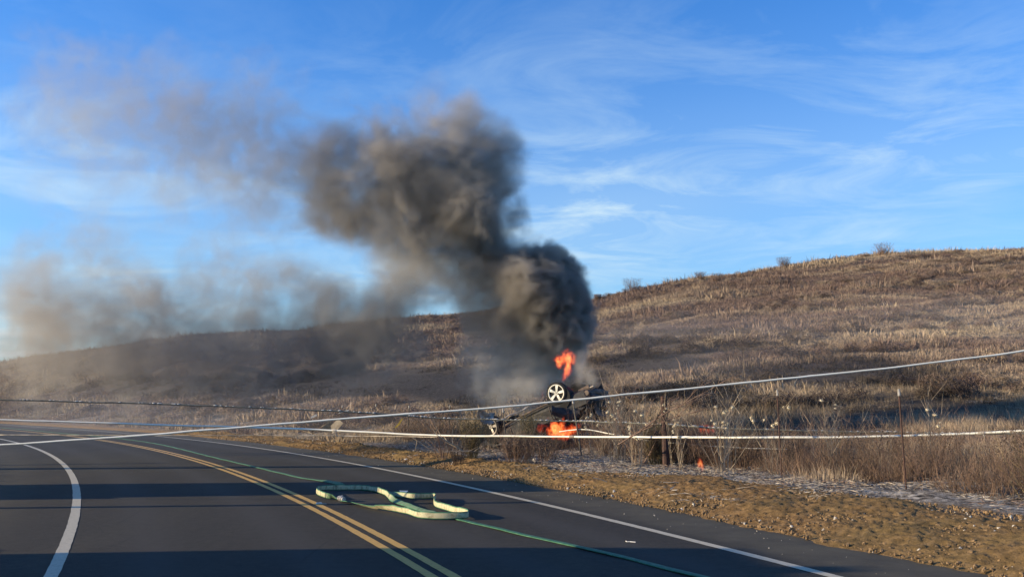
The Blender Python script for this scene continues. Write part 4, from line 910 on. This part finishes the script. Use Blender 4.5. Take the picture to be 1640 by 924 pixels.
# fallen branches
def branch(px, py, Y, L_, ang, lb, seed, m='stalk_pale', r=.016, depth=2):
    p = atY(px, py, Y); q = MB(); rr2 = random.Random(seed); twig(q, rr2, (0, 0, 0), (math.cos(ang), rr2.uniform(-.3, .3), math.sin(ang)), L_, r, depth, .5, 6, .05)
    o = q.build('fallen_branch', M[m]); o.location = p; tag(o, lb, 'branch')
branch(742, 722, 24.6, 1.0, 2.55, 'pale curved branch arching under the left shrubs', 1, r=.02, depth=1)
branch(722, 722, 24.8, .9, .1, 'straight pale branch lying by the bank under the shrubs', 2, depth=1)
branch(800, 712, 26, .9, .15, 'grey branch lying in ash left of the rounded bush', 3)
branch(493, 700, 36, 1.3, .6, 'bundle of bleached sticks at the far left bank', 4); branch(505, 702, 35.6, 1.2, .35, 'second bleached bundle of sticks beside the first at far left', 5); branch(515, 698, 36, 1.4, 2.8, 'crossing bleached stick over the far left bundles', 6)
branch(950, 765, 18.9, .75, -.04, 'long bleached straw stem lying across the top of the bank', 7, r=.012, depth=0); branch(1062, 772, 17.6, .55, -.07, 'short bright straw stem on the bank at right', 8, r=.013, depth=0)
branch(1155, 786, 16.4, .5, .02, 'bright straw stem at the right end of the bank', 9, r=.012, depth=0); branch(660, 700, 29, 1.1, -.5, 'pale diagonal stick behind the low cable near the thin post', 10, depth=1)
branch(700, 690, 30, .8, 1.9, 'hooped white stem in the grass right of the thin post', 11, r=.012, depth=0)
branch(1010, 700, 22, 2.2, .72, 'long grey branch slanting up toward the pipe post', 12, 'stalk', .022); branch(990, 712, 21.6, 1.8, .55, 'second grey branch slanting below the long one', 13, 'stalk', .02)

# ---------------------------------------------------------------- volumes: smoke and flames
def volume(name, lo, hi, dens, m, label, cat, kind='stuff', group=None):
    nx, ny, nz = dens.shape
    me = bpy.data.meshes.new(name); me.vertices.add(dens.size)
    co = np.zeros((dens.size, 3), np.float32); co[:, 0] = np.linspace(lo[0], hi[0], dens.size); co[:, 1] = (lo[1] + hi[1]) / 2; co[:, 2] = (lo[2] + hi[2]) / 2
    me.vertices.foreach_set('co', co.ravel())
    a_ = me.attributes.new('d', 'FLOAT', 'POINT'); a_.data.foreach_set('value', dens.astype(np.float32).ravel())
    src_ = bpy.data.objects.new(name + '_samples', me); vd_ = bpy.data.volumes.new(name); vd_.materials.append(m); o = bpy.data.objects.new(name, vd_); C.objects.link(o); tag(o, label, cat, group, kind)
    g = bpy.data.node_groups.new(name, 'GeometryNodeTree'); g.interface.new_socket('Geometry', in_out='INPUT', socket_type='NodeSocketGeometry'); g.interface.new_socket('Geometry', in_out='OUTPUT', socket_type='NodeSocketGeometry')
    N = g.nodes.new; L = g.links.new; gi = N('NodeGroupInput'); go = N('NodeGroupOutput'); vc = N('GeometryNodeVolumeCube'); si = N('GeometryNodeSampleIndex'); si.data_type = 'FLOAT'; si.domain = 'POINT'
    na = N('GeometryNodeInputNamedAttribute'); na.data_type = 'FLOAT'; na.inputs['Name'].default_value = 'd'
    ps = N('GeometryNodeInputPosition'); sx = N('ShaderNodeSeparateXYZ'); L(ps.outputs[0], sx.inputs[0]); idx = None
    for ax, (n_, st) in enumerate(((nx, ny * nz), (ny, nz), (nz, 1))):
        mr = N('ShaderNodeMapRange'); mr.inputs[1].default_value = lo[ax]; mr.inputs[2].default_value = hi[ax]; mr.inputs[3].default_value = 0; mr.inputs[4].default_value = n_ - 1; L(sx.outputs[ax], mr.inputs[0])
        ro = N('ShaderNodeMath'); ro.operation = 'ROUND'; L(mr.outputs[0], ro.inputs[0])
        fi = N('FunctionNodeFloatToInt'); L(ro.outputs[0], fi.inputs[0])
        ml = N('FunctionNodeIntegerMath'); ml.operation = 'MULTIPLY_ADD'; L(fi.outputs[0], ml.inputs[0]); ml.inputs[1].default_value = st; ml.inputs[2].default_value = 0
        if idx is not None: L(idx, ml.inputs[2])
        idx = ml.outputs[0]
    oi = N('GeometryNodeObjectInfo'); oi.inputs['Object'].default_value = src_; L(oi.outputs['Geometry'], si.inputs['Geometry']); L(na.outputs['Attribute'], si.inputs['Value']); L(idx, si.inputs['Index'])
    L(si.outputs[0], vc.inputs['Density'])
    vc.inputs['Min'].default_value = lo; vc.inputs['Max'].default_value = hi
    for k, n_ in (('Resolution X', nx), ('Resolution Y', ny), ('Resolution Z', nz)): vc.inputs[k].default_value = n_
    sm_ = N('GeometryNodeSetMaterial'); sm_.inputs['Material'].default_value = m; L(vc.outputs[0], sm_.inputs[0]); L(sm_.outputs[0], go.inputs[0])
    md = o.modifiers.new('volume', 'NODES'); md.node_group = g; return o
def grid3(lo, hi, vx):
    n_ = [int(round((b_ - a_) / vx)) + 1 for a_, b_ in zip(lo, hi)]; return [np.linspace(a_, b_, k) for a_, b_, k in zip(lo, hi, n_)], n_
def vmat(name):
    m = bpy.data.materials.new(name); m.use_nodes = True; t = m.node_tree; t.nodes.clear(); o = t.nodes.new('ShaderNodeOutputMaterial'); v = t.nodes.new('ShaderNodeVolumePrincipled')
    t.links.new(v.outputs[0], o.inputs['Volume']); v.inputs['Density Attribute'].default_value = 'density'; return m, t, v
SY = 31.6
#      px   py   r   weight  yoffset
BL = [(903, 585, 24, 3.0, .5), (893, 560, 36, 7, .3), (880, 538, 38, 7, .1), (900, 520, 36, 8, 0), (908, 488, 32, 8, .1), (880, 490, 50, 8, .2), (868, 450, 42, 8, 0), (893, 445, 28, 7, .2), (855, 428, 24, 7, .3), (915, 470, 24, 6, .4), (850, 500, 50, 6, .2), (838, 460, 48, 6, 0),
      (815, 430, 45, 5, .2), (785, 410, 45, 5, 0), (815, 480, 45, 3.0, .2), (780, 450, 50, 3.2, .3), (775, 375, 40, 5.5, .2), (745, 355, 55, 6, 0), (715, 320, 60, 4.5, 0), (680, 290, 62, 4, .1), (640, 265, 62, 3.6, 0), (600, 245, 50, 2.8, .2), (560, 245, 50, 2.4, .1), (522, 255, 52, 3.0, .2), (545, 325, 48, 3.4, .1), (508, 310, 48, 2.8, .2), (520, 225, 36, 1.8, .3), (600, 345, 40, 2.6, .1), (585, 300, 55, 3.2, -.1), (540, 300, 48, 3, 0), (512, 285, 36, 3.5, .2),
      (515, 320, 34, 3.5, 0), (560, 340, 34, 3, 0), (640, 320, 50, 3.6, 0), (690, 360, 48, 3.5, .2), (725, 250, 58, 3.4, .1), (765, 270, 52, 3.6, .2), (775, 225, 40, 2.2, 0), (740, 195, 38, 2.2, .1), (705, 205, 34, 1.8, .2), (735, 165, 26, .8, .2), (808, 230, 32, 2.4, .3), (815, 265, 22, 1.6, .2), (800, 195, 24, 1.0, .1), (675, 185, 25, .6, .1),
      (820, 345, 25, 4, .2), (832, 322, 16, 2.5, .2), (812, 375, 26, 3, .3), (795, 345, 24, 2, .2), (703, 125, 22, .28, 0), (690, 165, 26, .35, .2), (530, 155, 22, .14, 0), (480, 250, 42, .7, .2), (482, 335, 30, .6, 0), (500, 210, 34, .6, .1), (640, 205, 26, .5, .2),
      (720, 400, 55, 2.6, .5), (690, 400, 58, 2.4, .2), (655, 385, 52, 2.0, 0), (640, 365, 48, 2.4, .2), (670, 435, 55, 1.7, .1), (645, 425, 48, 1.31, .3), (700, 470, 46, 1.4, .2), (600, 360, 40, 1.8, .1), (560, 225, 46, 2.2, .2), (610, 215, 40, 2.2, .2), (725, 450, 55, 1.9, .3), (690, 465, 42, 1.35, .1), (650, 450, 42, .8, .2), (630, 480, 40, .7, 0), (580, 490, 44, .7, .2), (520, 490, 48, .9, .1), (500, 540, 55, 1.0, .3), (555, 535, 55, 1.0, .4), (610, 515, 50, .9, .3), (660, 530, 36, .5, .1), (480, 460, 44, .6, .1), (700, 440, 52, 1.5, .3), (745, 440, 50, 2.2, .2), (660, 430, 42, .75, .2), (640, 475, 42, .8, 0), (600, 500, 48, .8, .1), (560, 520, 52, .85, 0), (600, 535, 46, .75, .2), (520, 530, 50, 1.0, -.1), (480, 510, 46, .7, .2), (460, 535, 50, 1.0, 0), (550, 560, 36, .7, 0), (640, 400, 34, .45, .1), (620, 435, 30, .4, .1),
      (760, 480, 45, 2.0, .2), (800, 510, 46, 2.2, .3), (765, 520, 36, 1.2, .1), (825, 545, 42, 1.6, .2), (800, 575, 46, .75, .1), (760, 560, 36, .45, .1), (840, 590, 38, .9, .1), (790, 605, 34, .6, 0), (835, 620, 30, .9, -1.5), (805, 632, 28, .8, -1.3), (775, 590, 34, .5, -1.0), (860, 575, 36, 3, .2), (860, 610, 26, 1.2, .4), (840, 640, 24, .6, .3),
      (932, 590, 15, 3.2, -1.9), (938, 606, 14, 2.8, -1.9), (926, 612, 11, 2.6, -1.7), (929, 573, 13, 2.6, -1.8), (905, 548, 18, 4, -.8), (700, 500, 40, .18, 0), (700, 470, 36, .3, 0)]
for (px, py, r_, w) in ((482, 270, 52, 1.5), (450, 262, 60, .9), (410, 245, 80, .6), (350, 215, 100, .45), (270, 190, 110, .38), (180, 175, 110, .30), (90, 170, 110, .25), (400, 310, 70, .35),
                        (455, 480, 55, .7), (440, 530, 66, 1.0), (390, 520, 80, 1.0), (330, 530, 85, 1.0), (260, 520, 90, 1.0), (180, 515, 95, 1.0), (95, 510, 100, 1.0), (10, 505, 100, 1.0), (300, 450, 80, .4), (150, 430, 80, .35), (230, 560, 70, .8), (60, 570, 70, .7), (400, 570, 55, .7)):
    BL.append((px, py, r_, w, .1))
lo = (-17.6, 29.0, .75); hi = (3.3, 35.4, 15.2); VX = .07
(ax_, ay_, az_), nn = grid3(lo, hi, VX)
ax_ = ax_.astype(np.float32); ay_ = ay_.astype(np.float32); az_ = az_.astype(np.float32)
SS = np.full([len(ax_), len(ay_), len(az_)], 1e-6, np.float32); SWt = SS * 0
for i, (px, py, r_, w, yo) in enumerate(BL):
    far_ = w < 1.3
    r_ = r_ * (1.2 if far_ else 1.22)
    if far_: w = w * (2.1 if 370 < py < 585 and px > 470 else 1.1)
    c_ = atY(px, py, SY); rr_ = r_ / F * SY; cy = SY + .5 + yo + .4 * math.sin(i * 2.1); ry = min(rr_ * 1.15, 2.3); big = rr_ * 2.0
    ix = slice(*np.searchsorted(ax_, (c_.x - big, c_.x + big))); iy = slice(*np.searchsorted(ay_, (cy - ry * 2, cy + ry * 2))); iz = slice(*np.searchsorted(az_, (c_.z - big, c_.z + big)))
    gx, gy, gz_ = np.meshgrid(ax_[ix], ay_[iy], az_[iz], indexing='ij', sparse=True)
    if SS[ix, iy, iz].size == 0: continue
    k_ = np.exp(7 * (1 - np.sqrt(((gx - c_.x) / rr_) ** 2 + ((gy - cy) / ry) ** 2 + ((gz_ - c_.z) / rr_) ** 2)))
    SS[ix, iy, iz] += k_; SWt[ix, iy, iz] += k_ * math.log(w + .05)
Mf = np.log(SS) / 7; ii = np.nonzero(Mf > -.75); mf = Mf[ii]; wt = np.exp(SWt[ii] / SS[ii]); X_ = ax_[ii[0]]; Y_ = ay_[ii[1]]; Z_ = az_[ii[2]]; del Mf, SS, SWt
q1 = fbm(X_ * .7, Y_ * .7, Z_ * .7, 2, 101); q2 = fbm(X_ * .7 + 7, Y_ * .7, Z_ * .7, 2, 111)
nA = fbm((X_ + .9 * q1) * .9, Y_ * .9, (Z_ + .9 * q2) * .9, 3, 121, .6)
nC = fbm((X_ + .5 * q2 + .35 * nA) * 2.6, Y_ * 2.6, (Z_ + .5 * q1 + .35 * nA) * 2.6, 3, 157, .62)
bil = 1.12 - 2.4 * np.sqrt(nC * nC + .0035)                                     # rounded billows
near_ = sm(3.5, 7.5, wt)                                       # the young, dense column is crisper
veil = 1 - sm(.5, 1.6, wt)
f_ = mf + .20 + (.66 - .2 * near_ + .35 * veil) * nA + (.17 + .16 * near_) * (bil - .55) + (.30 * (1 - near_)) * nC
ed = sm(0, 1, f_ / (1.08 - .72 * near_ + .22 * veil)) ** 1.0
dn_ = np.minimum(wt, 6.5) * (.52 + .48 * near_) * ed * np.clip(1 + (1.5 * veil + .9 * (1 - near_)) * nC + .5 * (1 - near_) * nA, .08, 2)
dn_ *= sm(0, .5, Y_ - lo[1]) * sm(0, .5, hi[1] - Y_) * sm(0, .4, Z_ - lo[2]) * sm(0, .7, hi[2] - Z_) * sm(0, .4, X_ - lo[0])
dn_[dn_ < .012] = 0
D = np.zeros([len(ax_), len(ay_), len(az_)], np.float32); D[ii] = dn_; del ii, mf, wt, X_, Y_, Z_, q1, q2, nA, nC, bil, near_, veil, f_, ed, dn_
m, t, v = vmat('dark_smoke'); pos = geopos(t)
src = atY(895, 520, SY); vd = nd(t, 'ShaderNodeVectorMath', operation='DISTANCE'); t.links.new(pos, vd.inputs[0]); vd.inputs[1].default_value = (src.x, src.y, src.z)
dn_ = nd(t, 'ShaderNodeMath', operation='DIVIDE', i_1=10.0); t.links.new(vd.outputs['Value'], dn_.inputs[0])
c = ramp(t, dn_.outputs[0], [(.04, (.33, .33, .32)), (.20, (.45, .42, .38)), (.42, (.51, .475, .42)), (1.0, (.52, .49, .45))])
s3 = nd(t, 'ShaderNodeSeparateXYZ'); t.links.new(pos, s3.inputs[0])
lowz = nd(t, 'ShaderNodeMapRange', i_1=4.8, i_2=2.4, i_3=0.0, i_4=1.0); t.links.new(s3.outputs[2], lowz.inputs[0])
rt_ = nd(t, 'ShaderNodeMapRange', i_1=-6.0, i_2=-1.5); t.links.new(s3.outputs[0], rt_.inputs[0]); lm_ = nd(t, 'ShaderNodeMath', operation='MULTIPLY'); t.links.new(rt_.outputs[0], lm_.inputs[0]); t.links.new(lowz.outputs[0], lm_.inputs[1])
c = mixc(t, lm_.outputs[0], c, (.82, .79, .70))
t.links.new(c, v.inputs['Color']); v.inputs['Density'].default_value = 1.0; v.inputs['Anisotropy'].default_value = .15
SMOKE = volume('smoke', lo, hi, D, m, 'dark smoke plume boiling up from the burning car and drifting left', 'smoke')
del D
# thin drifting smoke over the burnt slope
lo = (-34., 36.2, .4); hi = (38., 74., 9.5); (ax_, ay_, az_), nn = grid3(lo, hi, .55); GX, GY, GZ = np.meshgrid(ax_, ay_, az_, indexing='ij')
gzz = ground_z(GX[:, :, 0], GY[:, :, 0], False)[:, :, None]; hh = GZ - gzz
D = .0105 * np.clip(.45 + 1.6 * fbm(GX / 9, GY / 7, GZ / 2.2, 3, 141), 0, 1.5) * sm(3.6, .6, hh) * (hh > -.8) * sm(0, 4, GY - lo[1]) * sm(0, 8, hi[1] - GY) * sm(0, 6, GX - lo[0]) * sm(0, 6, hi[0] - GX)
m, t, v = vmat('thin_smoke'); v.inputs['Color'].default_value = (.78, .78, .80, 1); v.inputs['Density'].default_value = 1.0
volume('drifting_smoke', lo, hi, D, m, 'thin bluish smoke drifting low over the burnt slope', 'smoke')
# flames
m, t, v = vmat('flame'); hd = nd(t, 'ShaderNodeVolumeInfo').outputs['Density']
t.links.new(ramp(t, hd, [(.05, (1, .055, .012)), (.35, (1, .10, .020)), (.75, (1, .22, .045)), (1.0, (1, .42, .12))]), v.inputs['Emission Color'])
es = nd(t, 'ShaderNodeMath', operation='MULTIPLY', i_1=6.5); t.links.new(hd, es.inputs[0]); t.links.new(es.outputs[0], v.inputs['Emission Strength'])
v.inputs['Density'].default_value = .8; v.inputs['Color'].default_value = (.2, .1, .06, 1); M['flame'] = m
def flame(blobs, Y, lb, seed, vx=.03, pad=2.0, up=1.0, cat='fire'):
    cs = [(atY(px, py, Y), r_ / F * Y, w) for px, py, r_, w in blobs]
    lo = tuple(min(c_[a_] - r_ * pad for c_, r_, _ in cs) for a_ in range(3)); hi = tuple(max(c_[a_] + r_ * pad for c_, r_, _ in cs) for a_ in range(3))
    (ax_, ay_, az_), nn = grid3(lo, hi, vx); GX, GY, GZ = np.meshgrid(ax_, ay_, az_, indexing='ij')
    wa = fbm(GX * 4, GY * 4, GZ * 2.2 + 3, 3, seed, .6); wb = fbm(GX * 4 + 9, GY * 4, GZ * 3.0, 3, seed + 5, .6); wc = fbm(GX * 15, GY * 15, GZ * 8, 3, seed + 9, .6)
    rdg = np.clip(1.15 - 3.4 * np.abs(wc), 0, 1); fld = np.zeros(GX.shape); am = .55 * cs[0][1] + .06
    for c_, r_, w in cs:
        dd2 = ((GX - c_.x + am * 1.6 * wa) ** 2 + (GY - c_.y) ** 2) / (r_ * .85) ** 2 + ((GZ - c_.z + am * 1.6 * wb) / (r_ * 1.35)) ** 2
        fld += w * np.exp(-1.3 * dd2)
    D = sm(.34, 1.3, fld * (.40 + .85 * rdg) + .42 * wc)
    D *= sm(1.0, .8, np.maximum(np.maximum(abs(2 * (GX - lo[0]) / (hi[0] - lo[0]) - 1), abs(2 * (GY - lo[1]) / (hi[1] - lo[1]) - 1)), abs(2 * (GZ - lo[2]) / (hi[2] - lo[2]) - 1)))
    D = np.clip(D, 0, 1); D[D < .02] = 0
    e = .04; D *= sm(0, e, GX - lo[0]) * sm(0, e, hi[0] - GX) * sm(0, e, GZ - lo[2]) * sm(0, e, hi[2] - GZ)
    return volume('flames', lo, hi, D, M['flame'], lb, cat, 'thing', 'flames around the burning car')
flame([(895, 576, 9, 1), (905, 572, 9, 1), (894, 587, 7, .8), (913, 579, 8, .8), (914, 588, 8, .9), (909, 597, 8, .8), (905, 606, 6, .7), (901, 611, 5, .5), (917, 572, 7, .4)], 30.15, 'tall orange flame licking up through the smoke above the car', 200, .035)
flame([(870, 628, 5, .6)], 29.9, 'small round orange flame left of the pale wheel', 210)
flame([(912, 621, 4, .5), (917, 625, 4, .5)], 29.5, 'small red flame just right of the pale wheel', 215)
flame([(868, 690, 8, .7), (875, 696, 7, .9), (884, 685, 9, .9), (892, 680, 8, 1), (900, 680, 7, .9), (888, 694, 9, 1), (900, 693, 9, 1), (910, 692, 9, 1), (918, 688, 8, .8), (926, 683, 7, .7), (904, 671, 4, .7), (882, 677, 6, .7)], 28.3, 'wide orange flames burning under the overturned car', 220, .03, up=1.3)
flame([(1126, 688, 8, .6), (1136, 691, 8, .65), (1134, 684, 6, .5), (1147, 691, 7, .55), (1120, 690, 6, .4)], 24.2, 'low orange flames burning in the brush right of the pipe post', 230)
flame([(1118, 740, 5, .8), (1119, 745, 6, 1), (1114, 748, 5, .8), (1123, 748, 4, .7)], 19.2, 'tiny flame on the ash strip right of the pipe post', 240, .02)
flame([(960, 685, 4, .35), (962, 690, 4, .35)], 25.5, 'small faint flame in the weeds right of the car', 250)
